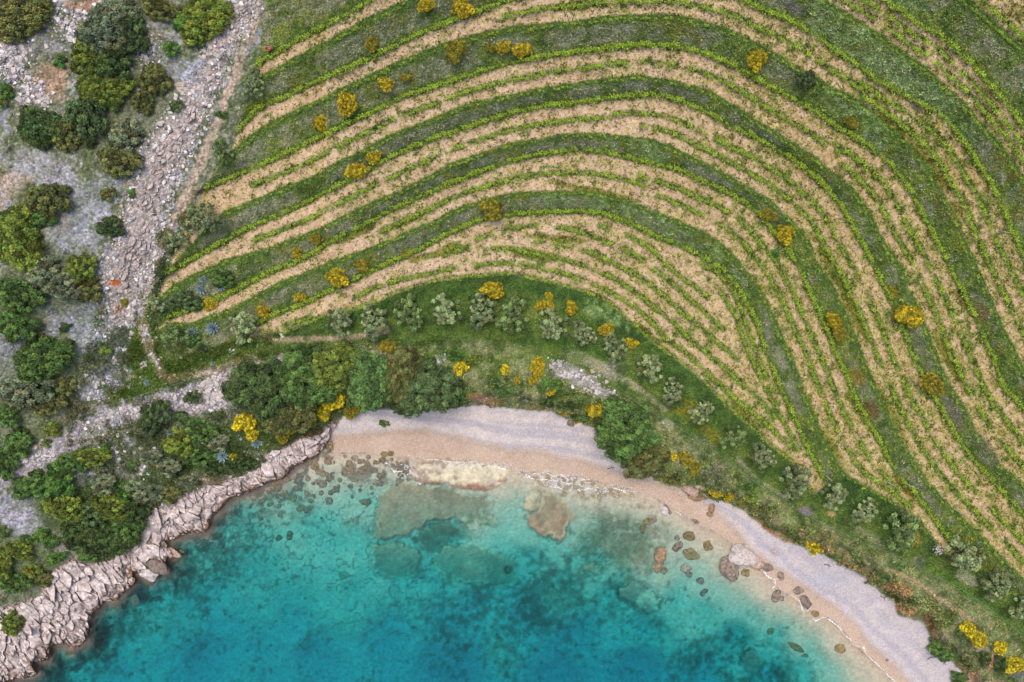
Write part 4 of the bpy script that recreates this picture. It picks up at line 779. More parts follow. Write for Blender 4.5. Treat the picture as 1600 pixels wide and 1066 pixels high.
GV_ = 'larger grapevines of the curving rows'
acc_v, acc_f, acc_c = [], [], []; off = 0
for n_, q in enumerate(vines):
    u, v, s, a, ri = q; z0 = float(samp(Z, u, v)); x, y, _ = P(u, v, z0+.6); k = n_ % 5
    if id(q) in big:
        r = bpy.data.objects.new('grapevine', None); link(r); r.location = (x, y, z0); r.rotation_euler = (0, 0, a); r.scale = (s, s, s)
        r['label'] = SHORT[rows[ri][4]] % ORD[rnum[ri]]+', '+seg_of(u, v); r['category'] = 'grapevine'; r['group'] = GV_
        ob('trunk', VT, None, r); o = ob('leaves', VM[k], None, r); with_mat(o, LM['vine'])
    else:
        vv, ff, cc = VA[k]; ca, sa = math.cos(a)*s, math.sin(a)*s
        w2 = np.stack([vv[:, 0]*ca-vv[:, 1]*sa+x, vv[:, 0]*sa+vv[:, 1]*ca+y, vv[:, 2]*s+z0], 1)
        acc_v.append(w2); acc_f.append(ff+off); acc_c.append(cc*random.uniform(.8, 1.15)); off += len(vv)
ob('grapevine_rows', mesh_np('grapevine_rows', np.concatenate(acc_v), np.concatenate(acc_f), np.concatenate(acc_c)), LM['vine'], kind='stuff', label='remaining smaller grapevines of the curving terrace rows')
print('vines', len(vines))
# ================================================================ grass, weeds, herbs (nobody could count them)
M_TUFT = bpy.data.materials.new('grass_blades'); M_TUFT.use_nodes = True; t = M_TUFT.node_tree; b = t.nodes['Principled BSDF']; b.inputs['Roughness'].default_value = .8; b.inputs['Specular IOR Level'].default_value = .15
at = t.nodes.new('ShaderNodeAttribute'); at.attribute_name = 'Col'; t.links.new(at.outputs['Color'], b.inputs['Base Color'])
def scatter(name, prob, n, blades, size, hgt, asp, vmul, label, up_=1.0, tint=(1, 1, 1), hj=.15):
    r = np.random.default_rng(abs(hash(name)) % 1000 if False else len(name)*7+blades)
    pr = np.clip(prob, 0, None).copy(); pr[(GU < -40) | (GU > 1640) | (GV < -40) | (GV > 1106)] = 0
    cdf = np.cumsum(pr.ravel()); idx = np.searchsorted(cdf, r.random(n)*cdf[-1]); idx = np.minimum(idx, pr.size-1)
    u = GU.ravel()[idx]+r.uniform(-1, 1, n); v = GV.ravel()[idx]+r.uniform(-1, 1, n); z = Z.ravel()[idx]
    f = (CAM_H-z)/CAM_H*PX; base = np.stack([(u-800)*f, (533-v)*f, z], 1)
    sc_ = .6+.8*r.random(n)
    c = np.repeat(base, blades, 0); m = n*blades
    c += r.normal(size=(m, 3))*[size*.9, size*.9, 0]*np.repeat(sc_, blades)[:, None]; c[:, 2] += hgt*np.repeat(sc_, blades)*(.4+.6*r.random(m))
    nn = unit(np.stack([r.normal(size=m)*(1/up_), r.normal(size=m)*(1/up_), np.ones(m)], 1))
    vv, ff = leaf_quads(c, nn, size*np.repeat(sc_, blades)*(.6+.7*r.random(m)), r, asp)
    col = CL.reshape(-1, 3)[idx]*np.asarray(tint); k = vmul[0]+(vmul[1]-vmul[0])*r.random(n)**1.3; h = (r.random(n)-.5)*hj*2
    col = np.clip(np.stack([col[:, 0]*k*(1+h), col[:, 1]*k, col[:, 2]*k*(1-h)], 1), 0, .8)
    ob(name, mesh_np(name, vv, ff, np.repeat(col, blades*4, 0)), M_TUFT, kind='stuff', label=label)
greenness = np.clip((C[..., 1]-(C[..., 0]+C[..., 2])/2)/22, 0, 1)
veg = np.maximum(bankm, np.maximum(g_olive, g_coast))*(d_top > 2)*(1-.55*ss(0, 2, d_top)*(1-ss(24, 40, d_top))*ss(1120, 1200, GU))*(d_sea > 8)
scatter('grass', veg*(.35+.65*greenness), 70000, 3, .13, .20, .38, (.9, 2.3), 'rough green grass and weeds on the terrace banks and the olive strip', .8)
scatter('weeds', inV*(1-bankm)*(.12+greenness*1.2+.8*ss(.2, .5, nz(14, 301))*.5)*(ss(.1, .5, nz(6, 303, 2))+.35), 76000, 2, .09, .07, .6, (.2, .8), 'small weeds speckling the bare vineyard soil', 1.2, (.72, .92, .5), .25)
scatter('dry_straw', inV*(1-bankm)*(.2+right), 44000, 2, .10, .06, .45, (.8, 1.3), 'pale dry straw lying on the vineyard soil', 1.5, (.92, 1.0, .42))
hill = (1-inV)*(d_fence < 400)*((GU < 520) & (d_top < 400))*(d_rock < 0)*(d_sea > 4)*(1-np.maximum(g_coast, g_olive))
pile_soft = np.zeros((NV, NU))
for (u, v, ru, rv) in [(345,612,46,30),(210,645,60,26),(80,710,80,26),(300,120,30,40),(20,800,50,30)]: pile_soft = np.maximum(pile_soft, np.exp(-(((GU-u)/ru)**2+((GV-v)/rv)**2)))
scatter('low_herbs', hill*(.05+ss(.1, .8, greenness)), 36000, 4, .13, .14, .5, (.75, 2.0), 'low grey-green herbs covering the rocky hillside', .9, (.95, 1.0, .85), .2)
und = (ss(0, 4, d_top)*(1-ss(24, 44, d_top+N6*12))*(GU > 520)+.35*g_coast*ss(.2, .7, N6))*ss(-.3, .5, nz(22, 311)+.3*N3)*(d_sea > 10)*(1-ss(1080, 1180, GU)*.72)
scatter('undergrowth', und, 32000, 5, .15, .42, .55, (.65, 1.7), 'rough dark scrub and dry grass along the bank behind the beach', 1.0, (.85, .95, .72), .2)
scrub = ss(.15, .7, nz(26, 321)+.35*N3)*hill*(d_out < -2)*(1-pile_soft)
scatter('low_scrub', scrub, 22000, 5, .14, .3, .55, (.5, 1.25), 'sprawling low olive-green scrub between the stones of the hillside', 1.0, (.78, .86, .6), .2)
# ================================================================ rocks
M_ROCK = ground_mat('limestone', .45, 2.2, .22, 1.6, 1.0, rough=.9)
M_SHELF = M_ROCK
def hull(pts):
    pts = sorted(set(map(tuple, pts)))
    if len(pts) < 3: return None
    def half(ps):
        h = []
        for p in ps:
            while len(h) > 1 and (h[-1][0]-h[-2][0])*(p[1]-h[-2][1])-(h[-1][1]-h[-2][1])*(p[0]-h[-2][0]) <= 0: h.pop()
            h.append(p)
        return h
    a = half(pts); b_ = half(pts[::-1]); return a[:-1]+b_[:-1]
def blocks(mask, cell, stretch, ang, seed, parent, colf, hmin, hmax, shrink=.95, most=300):
    """pack angular blocks over a masked area, one object each"""
    r = np.random.default_rng(seed); ca, sa = math.cos(ang), math.sin(ang)
    u, v = GU[mask], GV[mask]; x = (u*ca+v*sa)/stretch/cell; y = (-u*sa+v*ca)/cell
    # warp so the blocks do not fall on a grid
    x = x+.45*(vnoise(30, seed+1, u=u, v=v)-.5); y = y+.9*(vnoise(26, seed+2, u=u, v=v)-.5)
    tabx = r.random((512, 512)); taby = r.random((512, 512)); xi = np.floor(x).astype(int); yi = np.floor(y).astype(int)
    best = np.full(len(u), 1e9); cid = np.zeros(len(u), np.int64)
    for a in (-1, 0, 1):
        for b2 in (-1, 0, 1):
            px = xi+a; py = yi+b2; d = (px+tabx[px & 511, py & 511]-x)**2+(py+taby[px & 511, py & 511]-y)**2
            m = d < best; best[m] = d[m]; cid[m] = ((px+5000)*20000+(py+5000))[m]
    o_ = np.argsort(cid, kind='stable'); cs = cid[o_]; cut = np.r_[0, np.nonzero(np.diff(cs))[0]+1, len(cs)]
    groups = sorted([o_[cut[i]:cut[i+1]] for i in range(len(cut)-1)], key=lambda g: -len(g))
    SM = ([], [], []); cnt = 0
    for gi, g in enumerate(groups):
        if len(g) < 4: continue
        h = hull(np.stack([u[g], v[g]], 1)+r.uniform(-.5, .5, (len(g), 2)))
        if h is None or len(h) < 3: continue
        h = np.array(h); cc = h.mean(0)
        if len(h) > 9: h = h[np.sort(r.choice(len(h), 9, replace=False))]
        h = cc+(h-cc)*shrink+r.normal(size=h.shape)*.35; n = len(h)
        zc = float(samp(Z, cc[0], cc[1])); tilt = r.normal(size=2)*.022; hh = r.uniform(hmin, hmax)
        V = []; cols = []
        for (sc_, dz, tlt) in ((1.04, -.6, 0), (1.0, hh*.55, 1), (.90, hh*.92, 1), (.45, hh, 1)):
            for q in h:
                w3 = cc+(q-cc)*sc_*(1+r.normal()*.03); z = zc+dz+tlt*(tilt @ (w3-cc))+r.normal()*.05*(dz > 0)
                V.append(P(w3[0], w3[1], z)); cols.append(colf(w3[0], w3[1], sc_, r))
        V.append(P(cc[0], cc[1], zc+hh*1.03)); cols.append(colf(cc[0], cc[1], 0, r))
        F = []
        for l in range(3):
            for j in range(n):
                a, b2 = l*n+j, l*n+(j+1) % n; F += [(a, b2, b2+n), (a, b2+n, a+n)]
        for j in range(n): F.append((3*n+j, 3*n+(j+1) % n, 4*n))
        F = np.array(F)[:, ::-1]
        if cnt < most: ob('rock', mesh_np('rock', V, F, np.array(cols)), M_ROCK, parent)
        else:
            o = sum(len(a) for a in SM[0]); SM[0].append(np.array(V)); SM[1].append(F+o); SM[2].append(np.array(cols))
        cnt += 1
    if SM[0]: ob('rock_fragments', mesh_np('rock_fragments', np.concatenate(SM[0]), np.concatenate(SM[1]), np.concatenate(SM[2])), M_ROCK, parent, kind='stuff')
    print(parent.name, cnt)
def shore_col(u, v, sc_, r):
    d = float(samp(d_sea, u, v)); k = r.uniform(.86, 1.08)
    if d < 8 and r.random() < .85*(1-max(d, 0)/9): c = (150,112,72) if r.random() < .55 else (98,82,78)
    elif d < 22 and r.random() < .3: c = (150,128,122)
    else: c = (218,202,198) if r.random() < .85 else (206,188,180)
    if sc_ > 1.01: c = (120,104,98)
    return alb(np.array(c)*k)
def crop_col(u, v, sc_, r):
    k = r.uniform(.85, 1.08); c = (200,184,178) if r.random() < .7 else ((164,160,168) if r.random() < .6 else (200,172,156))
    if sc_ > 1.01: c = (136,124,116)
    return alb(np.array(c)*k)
inview = (GU > -30) & (GU < 1630) & (GV > -30) & (GV < 1096)
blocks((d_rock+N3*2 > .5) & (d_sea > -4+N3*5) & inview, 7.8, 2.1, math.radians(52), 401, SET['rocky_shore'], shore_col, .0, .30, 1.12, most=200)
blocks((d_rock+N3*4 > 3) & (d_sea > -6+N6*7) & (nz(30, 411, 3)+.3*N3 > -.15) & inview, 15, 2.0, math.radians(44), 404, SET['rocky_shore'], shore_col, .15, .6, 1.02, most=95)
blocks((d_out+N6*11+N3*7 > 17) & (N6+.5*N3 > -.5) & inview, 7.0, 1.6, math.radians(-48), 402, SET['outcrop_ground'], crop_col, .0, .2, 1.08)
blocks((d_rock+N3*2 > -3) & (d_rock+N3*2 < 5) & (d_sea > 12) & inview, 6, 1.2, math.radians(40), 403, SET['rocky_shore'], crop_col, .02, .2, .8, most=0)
# loose stones and boulders
import bmesh
def boulder_mesh(name, seed, sub=2, rough=.22, flat=.6):
    bm = bmesh.new(); bmesh.ops.create_icosphere(bm, subdivisions=sub, radius=1.0); r = np.random.default_rng(seed)
    pl = unit(r.normal(size=(9, 3))); po = r.uniform(.62, .95, 9); ph = r.random((4, 3))*6; fr = r.normal(size=(4, 3))*2.2
    for vt in bm.verts:
        p = np.array(vt.co)
        for a, o in zip(pl, po):
            d = p @ a
            if d > o: p = p-a*(d-o)*.9
        p = p*(1+rough*.25*sum(math.sin(fr[i] @ p+ph[i, 0]) for i in range(4)))
        vt.co = (p[0], p[1], p[2]*flat)
    me = bpy.data.meshes.new(name); bm.to_mesh(me); bm.free()
    n = len(me.vertices); a = me.color_attributes.new('Col', 'FLOAT_COLOR', 'POINT'); a.data.foreach_set('color', np.ones(n*4, np.float32)); return me
def rock_mat(name, c1, c2, scale=.9):
    m, t, b = new_mat(name, .88, .25); tc = t.nodes.new('ShaderNodeTexCoord'); ge = t.nodes.new('ShaderNodeNewGeometry'); ns = t.nodes.new('ShaderNodeTexNoise'); ns.inputs['Scale'].default_value = scale*3; ns.inputs['Detail'].default_value = 6
    t.links.new(ge.outputs['Position'], ns.inputs['Vector']); cr = t.nodes.new('ShaderNodeValToRGB'); cr.color_ramp.elements[0].position = .32; cr.color_ramp.elements[1].position = .66
    cr.color_ramp.elements[0].color = (*alb(c1), 1); cr.color_ramp.elements[1].color = (*alb(c2), 1); t.links.new(ns.outputs['Fac'], cr.inputs[0])
    oi = t.nodes.new('ShaderNodeObjectInfo'); f = math_n(t, 'MULTIPLY_ADD', oi.outputs['Random'], .35, .82); t.links.new(scalecol(t, cr.outputs[0], f), b.inputs['Base Color'])
    bp = t.nodes.new('ShaderNodeBump'); bp.inputs['Strength'].default_value = .9; bp.inputs['Distance'].default_value = .12; t.links.new(ns.outputs['Fac'], bp.inputs['Height']); t.links.new(bp.outputs[0], b.inputs['Normal'])
    return m
RM = {'pale': rock_mat('pale_rock', (170,156,150), (218,208,204)), 'dark': rock_mat('dark_rock', (96,84,76), (158,140,128)), 'rust': rock_mat('rusty_rock', (136,108,80), (190,156,126)), 'weedy': rock_mat('algae_rock', (100,92,60), (156,138,98)), 'pink': rock_mat('pink_rock', (150,122,106), (200,172,156)), 'under': rock_mat('submerged_rock', (98,88,72), (150,134,108))}
BD = [boulder_mesh('boulder', 500+i, 3, .3, .55) for i in range(5)]
def boulder(name, u, v, ru, rv, ang, k, lab, hs=1.0, i=0, cat='boulder', group=None, sink=.25, zbase=None):
    z0 = Zi(u, v) if zbase is None else zbase; f = PX*(CAM_H-z0)/CAM_H; sx, sy = ru*f*1.12, rv*f*1.12; s = math.sqrt(sx*sy)*hs
    x, y, _ = P(u, v, z0+s*.3); o = ob(name, BD[i % 5], None, None, (x, y, z0+s*(.55-sink)*.6), label=lab, category=cat, group=group); with_mat(o, RM[k]); o.scale = (sx, sy, s); o.rotation_euler = (0, 0, math.radians(-ang)); return o
for i, (u, v, ru, rv, a, k, lab, hs) in enumerate([
 (1162,873,19,14,15,'pale','broad smooth white boulder at the edge of the wet sand',1.0),(1153,860,16,8,-10,'pale','angular pale boulder slab leaning behind the white one',1.0),(1141,886,13,18,-12,'dark','big dark speckled oval boulder standing in the shallows beside the white one',1.0),
 (1182,880,9,9,0,'pink','brown boulder just east of the white one',.8),(1165,895,7,6,0,'weedy','small algae-brown boulder below the white one',.6),(1200,887,8,6,20,'dark','dark flat boulder on the wet sand by the first foam line',.7),(1191,884,6,6,0,'pink','small brownish boulder between the white one and the foam',.7),
 (1221,899,5,6,0,'dark','small dark boulder on the wet sand above the foam curl',.7),(1213,932,6,10,20,'dark','hooked dark boulder standing in the shallows inside the foam curl',.8),(1221,935,5,4,0,'dark','little dark boulder touching the hooked one',.7),(1248,923,7,6,10,'dark','dark boulder on the wet sand uphill of the foam',.7),
 (1260,942,8,11,-38,'dark','long dark oval boulder lapped by foam',.7),(1275,958,6,5,0,'weedy','flat brown boulder ringed by foam',.5),(1032,868,9,12,10,'rust','rusty orange boulder above water, western one of the shallows',1.0),(1028,884,8,10,30,'rust','rusty pink boulder below the western orange one',.9),(1038,892,5,5,0,'rust','small rusty knob at the foot of the orange boulders',.9),
 (1071,889,10,7,25,'pink','cleft pinkish boulder in the middle of the shallows',.8),(1077,897,6,4,30,'dark','dark chip beside the cleft pinkish boulder',.8),(1077,838,9,7,10,'weedy','ochre rounded boulder under shallow water',.55),(1106,853,7,8,-30,'weedy','olive-brown boulder under shallow water east of the ochre one',.55),
 (1081,866,12,9,30,'weedy','wide algae-covered boulder under shallow water, between the ochre and the cleft ones',.45),(1058,855,7,9,40,'dark','slanted dark slab boulder beside the orange ones',.6),(1095,907,6,5,0,'dark','small dark round boulder at the rim of the shallows',.5),(1058,841,4,4,0,'dark','tiny dark stone in the shallows near the pinnacled reef',.6),
 (1100,925,8,4,-50,'dark','narrow dark boulder lying in green water',.5),(1038,797,5,10,-40,'pale','slanted pale slab boulder in the wash by the wet sand',.5),(1043,797,4,9,-40,'dark','dark rim boulder next to the slanted pale slab',.4),(1088,815,6,3,25,'dark','flat dark stone on the waterline west of the pile',.6),
 (1012,815,7,5,0,'weedy','brown ragged boulder at the waterline near the reef',.6),(1005,825,5,8,20,'weedy','second brown ragged boulder at the waterline near the reef',.6),(1021,813,5,4,0,'dark','small dark ragged stone at the waterline near the reef',.6),(1112,795,6,7,0,'rust','orange boulder pair on the sand below the bank, upper stone',.8),(1110,803,5,4,0,'rust','orange boulder pair on the sand below the bank, lower stone',.8),
 (1080,765,13,9,30,'pink','large pink-brown boulder at the foot of the bank above the wet sand',.9),(1096,757,10,8,0,'pink','brown boulder on top of the bank foot pile',.9),(1090,777,12,6,10,'rust','flat orange boulder at the base of the bank foot pile',.7),(1064,722,7,8,0,'pale','grey boulder among the yellow-green brooms',.8),(1104,770,8,6,40,'pale','pale boulder at the east end of the bank foot pile',.8),
 (1313,1014,8,7,10,'weedy','brown boulder alone under the shallow water, eastern beach',.45),(1258,1024,6,3,0,'weedy','flat brown stone under the shallows, southern end',.5),(1245,1012,12,5,35,'weedy','pale brown sunken slab under the shallows, southern end',.35),(1204,985,6,7,0,'weedy','faint sunken boulder beside the deep blue edge',.4),(1210,862,4,3,0,'pink','small pink stone on the lilac pebbles',.6),
 (385,814,6,4,10,'pink','small pink boulder poking out of the water near the rocky shore',.9),(282,864,5,5,30,'weedy','small ochre boulder just off the cleft rocks',.9),(436,841,5,5,0,'under','round submerged boulder, western one of the pair in turquoise water',.8),(452,838,6,7,0,'under','round submerged boulder, eastern one of the pair in turquoise water',.8),
 (210,934,8,12,-20,'dark','dark submerged boulder at the foot of the fissured rocks',.7),(246,886,18,9,25,'dark','dark rounded boulder at the outer end of the fissured rocks',1.0),(232,898,14,8,25,'pale','pale boulder tongue reaching into the water',1.0),(268,864,14,6,25,'pink','ochre-tipped boulder tongue reaching into the water',1.0),
 (610,709,6,4,0,'weedy','brown rock lump on the wet sand, eastern of two',.6),(601,709,5,4,0,'weedy','brown rock lump on the wet sand, western of two',.6),(510,707,6,2,-10,'dark','thin dark stone on the wet sand near the corner',.6),(892,661,6,5,0,'blue' if False else 'dark','dark rock half hidden at the beach edge below the broom',.8),
 (1313,809+70,3,3,0,'dark','tiny dark stone on the pebbles near the lone broom',.7),(1386,792+240,3,2,0,'dark','tiny dark driftwood-like stone on the lower beach',.6)]):
    boulder('boulder', u, v, ru, rv, a, k, lab, hs*(.8 if k in ('weedy', 'under') else 1), i, group='boulders along the beach and in the shallows')
# rocks under shallow water by the rocky corner
r_ = random.Random(5); n = 0
while n < 120:
    u = r_.uniform(395, 645); v = r_.uniform(712, 812)
    if v < 708+max(0, (640-u))*.02 or samp(d_sea, u, v) > -3 or samp(m0, u, v) > .3 or samp(reef_col[1][1], u, v) > .4: continue
    k = math.exp(-((v-752)/34)**2)
    if r_.random() > k: continue
    s = r_.uniform(2.0, 6.5); boulder('submerged_rock', u, v, s, s*r_.uniform(.6, 1), r_.uniform(0, 180), 'under' if r_.random() < .6 else 'dark', ('large ' if s > 5 else 'middling ' if s > 3.5 else 'small ')+('tan' if n % 2 else 'brown')+' submerged rock in the shallows '+('close to the pink shore rocks' if u < 470 else 'off the sandy corner' if u < 550 else 'west of the pale rock shelf')+(', near the waterline' if v < 745 else ', farther out'), .55, n, 'rock', 'submerged rocks off the sandy corner', .3); n += 1
# stones on the hillside and in the heaps
ico = bmesh.new(); bmesh.ops.create_icosphere(ico, subdivisions=1, radius=1); IV = np.array([v.co[:] for v in ico.verts]); IF = np.array([[v.index for v in f.verts] for f in ico.faces]); ico.free()
def small_stone(r):
    v = IV*(1+.28*r.normal(size=(len(IV), 1))*.6); v = v*[1, r.uniform(.6, 1), r.uniform(.4, .7)]; return v
rr = np.random.default_rng(77)
stone_var = [small_stone(rr) for _ in range(12)]
pile = np.zeros((NV, NU))
for (u, v, ru, rv, w8) in [(345,612,30,22,6),(310,625,25,12,3),(900,588,28,10,3),(930,608,22,8,2.5),(870,570,14,8,2),(415,572,24,6,7),(575,552,18,4,6),(690,562,12,7,2),(20,90,24,40,3),(50,150,26,24,2.5),(120,40,40,40,1.6),(230,80,20,24,2),(215,640,30,14,2),(60,715,40,14,1.5),(1085,770,24,9,2),(460,712,24,10,2)]:
    pile = np.maximum(pile, w8*np.exp(-(((GU-u)/ru)**2+((GV-v)/rv)**2)*1.2))
pr = (hill*(.35+.9*(1-greenness))*(.4+ss(-.2, .6, N6))+pile+1.2*(d_out > -14)*(d_out < 14))*(d_sea > 2)*inview*(1-inV*(pile < .1))
cdf = np.cumsum(pr.ravel()); NS = 11000; idx = np.searchsorted(cdf, rr.random(NS)*cdf[-1])
us_, vs_ = GU.ravel()[idx]+rr.uniform(-1, 1, NS), GV.ravel()[idx]+rr.uniform(-1, 1, NS); pz = Z.ravel()[idx]; size = .07+.10*rr.random(NS)**2+.32*rr.random(NS)**7+.07*(pile.ravel()[idx] > 1)
COLS = [(214,206,208), (184,178,186), (160,158,170), (206,184,172), (232,226,224), (150,140,136)]
SMALL = [bpy.data.meshes.new('stone') for _ in range(0)]
SMs = [mesh_np('loose_stone', s, IF, np.ones((len(IV), 3))) for s in stone_var]
def d_fence_at(u, v): return samp(d_fence, u, v)
def zone2(u, v):
    b = [(abs(u-q[0])+abs(v-q[1]), q[2]) for q in [(60,200,'by the low wide shrub group'),(165,90,'by the tallest shrub group'),(316,28,'by the bright rounded shrub'),(184,240,'by the faint grey shrub'),(30,110,'by the orange soil'),(72,315,'by the brown-topped shrub'),(22,372,'by the yellow-green shrub'),(170,354,'by the dark oval shrub'),(90,440,'by the greyish shrub pair'),(62,560,'by the large spreading shrub'),(240,380,'by the dirt track'),(238,652,'by the dark blue-green shrub'),(150,650,'by the green verge'),(60,750,'by the seaward scrub'),(345,612,'heap')]]
    w_ = min(b)[1]
    if w_ != 'heap': return w_
    return ('western rim' if u < 312 else 'west of its middle' if u < 335 else 'middle' if u < 352 else 'east of its middle' if u < 372 else 'eastern rim')+(' uphill side' if v < 605 else ' core' if v < 622 else ' seaward side')
bigi = set(np.argsort(-size*((us_ > 5) & (us_ < 1595) & (vs_ > 5) & (vs_ < 1060)))[:290].tolist())
V_, F_, C_ = [], [], []; off = 0; nv = len(IV)
for i in range(NS):
    f = PX*(CAM_H-pz[i])/CAM_H; x, y = (us_[i]-800)*f, (533-vs_[i])*f; s = size[i]
    if i in bigi:
        zone = ('on the pale stone heap above the thicket' if 290 < us_[i] < 470 and vs_[i] > 540 else 'in the pale rubble strip above the beach' if us_[i] > 470 else 'on the upper rocky hillside' if vs_[i] < 300 else 'on the middle rocky hillside' if vs_[i] < 560 else 'on the lower rocky hillside near the gravel path')
        o = ob('loose_stone', SMs[i % 12], None, None, (x, y, pz[i]+s*.15), label=('larger' if s > .27 else 'smaller')+' pale loose stone, '+(zone2(us_[i], vs_[i]) if 'strip' not in zone else ('inland edge' if d_fence_at(us_[i], vs_[i]) > -14 else 'middle' if us_[i] < 900 else 'eastern part' if us_[i] < 930 else 'far eastern tip'))+', '+zone.replace('on the ', '').replace('in the ', '').replace('near the gravel path', '').replace('above the thicket', '').replace('above the beach', '').strip(), category='stone', group='loose stones '+zone); with_mat(o, RM['pale']); o.scale = (s, s, s); o.rotation_euler = (0, 0, i)
    else:
        a = i*1.7; ca, sa = math.cos(a)*s, math.sin(a)*s; q = stone_var[i % 12]
        V_.append(np.stack([q[:, 0]*ca-q[:, 1]*sa+x, q[:, 0]*sa+q[:, 1]*ca+y, q[:, 2]*s+pz[i]+s*.1], 1)); F_.append(IF+off); off += nv
        C_.append(np.tile(alb(COLS[i % 6 if rr.random() < .8 else 4])*rr.uniform(.8, 1.05), (nv, 1)))
ob('scattered_stones', mesh_np('scattered_stones', np.concatenate(V_), np.concatenate(F_), np.concatenate(C_)), M_ROCK, kind='stuff', label='small grey and pinkish stones strewn over the rocky hillside and heaps')
# round heaps of stones
def stone_heap(u, v, rad, lab):
    z0 = Zi(u, v); x, y, _ = P(u, v, z0); r = bpy.data.objects.new('stone_heap', None); link(r); r.location = (x, y, z0); r['label'] = lab; r['category'] = 'stone heap'
    g = random.Random(int(u)); R = rad*.092
    for i in range(46):
        q = R*math.sqrt(g.random()); a = g.random()*6.283; s = g.uniform(.10, .2)
        o = ob('stone', SMs[i % 12], None, r, (q*math.cos(a), q*math.sin(a), .22*(1-(q/R)**2)+.03)); with_mat(o, RM['pale']); o.scale = (s, s, s); o.rotation_euler = (g.random(), g.random(), i)
stone_heap(224, 568, 8, 'round grey stone heap on the bright grass at the western track corner')
stone_heap(361, 551, 7, 'small pinkish stone heap beside the grassy track')
stone_heap(1466, 858, 9, 'round pale stone heap at the lower tip of the terraces, eastern side')
stone_heap(237, 426, 8, 'flat lilac stone heap beside the dirt track near the outcrop')
# ================================================================ foam
def foam(name, pts, width, seed, lab):
    r = np.random.default_rng(seed); p = resample(pts, 2); g = np.gradient(p, axis=0); n = unit(np.stack([g[:, 1], -g[:, 0]], 1)); L = len(p)
    wob_ = np.interp(np.arange(L), np.arange(0, L+6, 6), r.normal(size=len(np.arange(0, L+6, 6)))*1.8)
    wd_ = width*np.clip(np.interp(np.arange(L), np.arange(0, L+4, 4), r.uniform(.1, 1.6, len(np.arange(0, L+4, 4)))), .12, 2)
    c = p+n*wob_[:, None]; V = []; F = []
    for i in range(L):
        for s, z in ((-1, .006), (0, .03), (1, .006)): q = c[i]+n[i]*s*wd_[i]; V.append(P(q[0], q[1], z+.0))
    for i in range(L-1):
        for s in (0, 1): F.append((i*3+s, i*3+s+1, i*3+s+4, i*3+s+3))
    V = np.array(V); zt = np.array([max(Zi(800+a[0]/PX, 533-a[1]/PX), 0) for a in V]); V[:, 2] += zt
    ob(name, mesh_np(name, V, np.array(F)[:, ::-1], smooth=True), M_FOAM, kind='stuff', label=lab)
M_FOAM, t, b = new_mat('foam', .7, .3); ns = t.nodes.new('ShaderNodeTexNoise'); ns.inputs['Scale'].default_value = 5; cr = t.nodes.new('ShaderNodeValToRGB'); cr.color_ramp.elements[0].position = .42; cr.color_ramp.elements[1].position = .55
tc = t.nodes.new('ShaderNodeTexCoord'); t.links.new(tc.outputs['Object'], ns.inputs['Vector']); t.links.new(ns.outputs['Fac'], cr.inputs[0]); t.links.new(cr.outputs[0], b.inputs['Alpha']); b.inputs['Base Color'].default_value = (*alb((250,250,252)), 1)
foam('sea_foam', [(1192,893),(1200,903),(1210,906),(1213,916),(1207,922)], 1.2, 1, 'white foam curl beside the boulders on the wet sand')
foam('sea_foam', [(1233,930),(1247,933),(1252,942),(1257,953),(1268,957),(1272,951)], 1.2, 2, 'white foam lapping round the long oval boulder')
foam('sea_foam', [(1268,957),(1271,966),(1280,969),(1289,962),(1295,966),(1301,971),(1319,986),(1334,1006),(1357,1026),(1377,1042),(1398,1064),(1420,1090)], .9, 3, 'long white foam line of the breaking ripple on the eastern beach')
foam('sea_foam', [(1055,797),(1063,803),(1066,809)], .7, 4, 'short foam arc by the slanted pale slab')
for i, (pts, wd8) in enumerate([([(632,712),(650,714),(665,720),(690,718),(715,722),(740,722),(770,728),(795,732)], .6),([(597,722),(612,732),(630,740)], .9),([(652,751),(660,757)], 2.0),([(830,742),(850,738),(875,742),(900,748),(925,752)], .7),([(838,752),(862,748),(890,756),(915,760)], .6),([(850,760),(880,762),(905,768),(930,764)], .5),([(930,756),(955,764),(980,772)], 1.1),([(820,745),(835,750),(850,752)], 1.4)]):
    foam('sea_foam', pts, wd8, 20+i, ['thin foam behind the pale rock shelf','foam streak west of the pale rock shelf','foam spot at the pale shelf corner','upper lacy foam over the washed ledges','middle lacy foam over the washed ledges','lower lacy foam over the washed ledges','faint foam east of the washed ledges','foam tuft west of the washed ledges'][i])
def flecks():
    r = np.random.default_rng(9); a = np.exp(-(((GU-905)/75)**2+((GV-(757+(GU-905)*.18))/13)**2)*1.1)+.6*np.exp(-(((GU-735)/70)**2+((GV-727)/5)**2))+.5*np.exp(-(((GU-640)/22)**2+((GV-738)/10)**2))
    rid = ss(.30, .02, np.abs(nz(9, 331, 3)))
    cdf = np.cumsum((a*rid*(a > .12)).ravel()); n = 1700; idx = np.searchsorted(cdf, r.random(n)*cdf[-1]); u = GU.ravel()[idx]+r.uniform(-1, 1, n); v = GV.ravel()[idx]+r.uniform(-1, 1, n)
    z = np.maximum(Z.ravel()[idx], 0)+.012+.004*r.random(n); f = (CAM_H-z)/CAM_H*PX; c = np.stack([(u-800)*f, (533-v)*f, z], 1)
    nn = unit(np.stack([r.normal(size=n)*.03, r.normal(size=n)*.03, np.ones(n)], 1)); vv, ff = leaf_quads(c, nn, .04+.09*r.random(n)**2, r, .6)
    ob('foam_flecks', mesh_np('foam_flecks', vv, ff), M_FLECK, kind='stuff', label='lacy white foam flecks over the washed ledges')
M_FLECK, t, b = new_mat('foam_fleck', .7, .3); b.inputs['Base Color'].default_value = (*alb((216,216,222)), 1)
flecks()
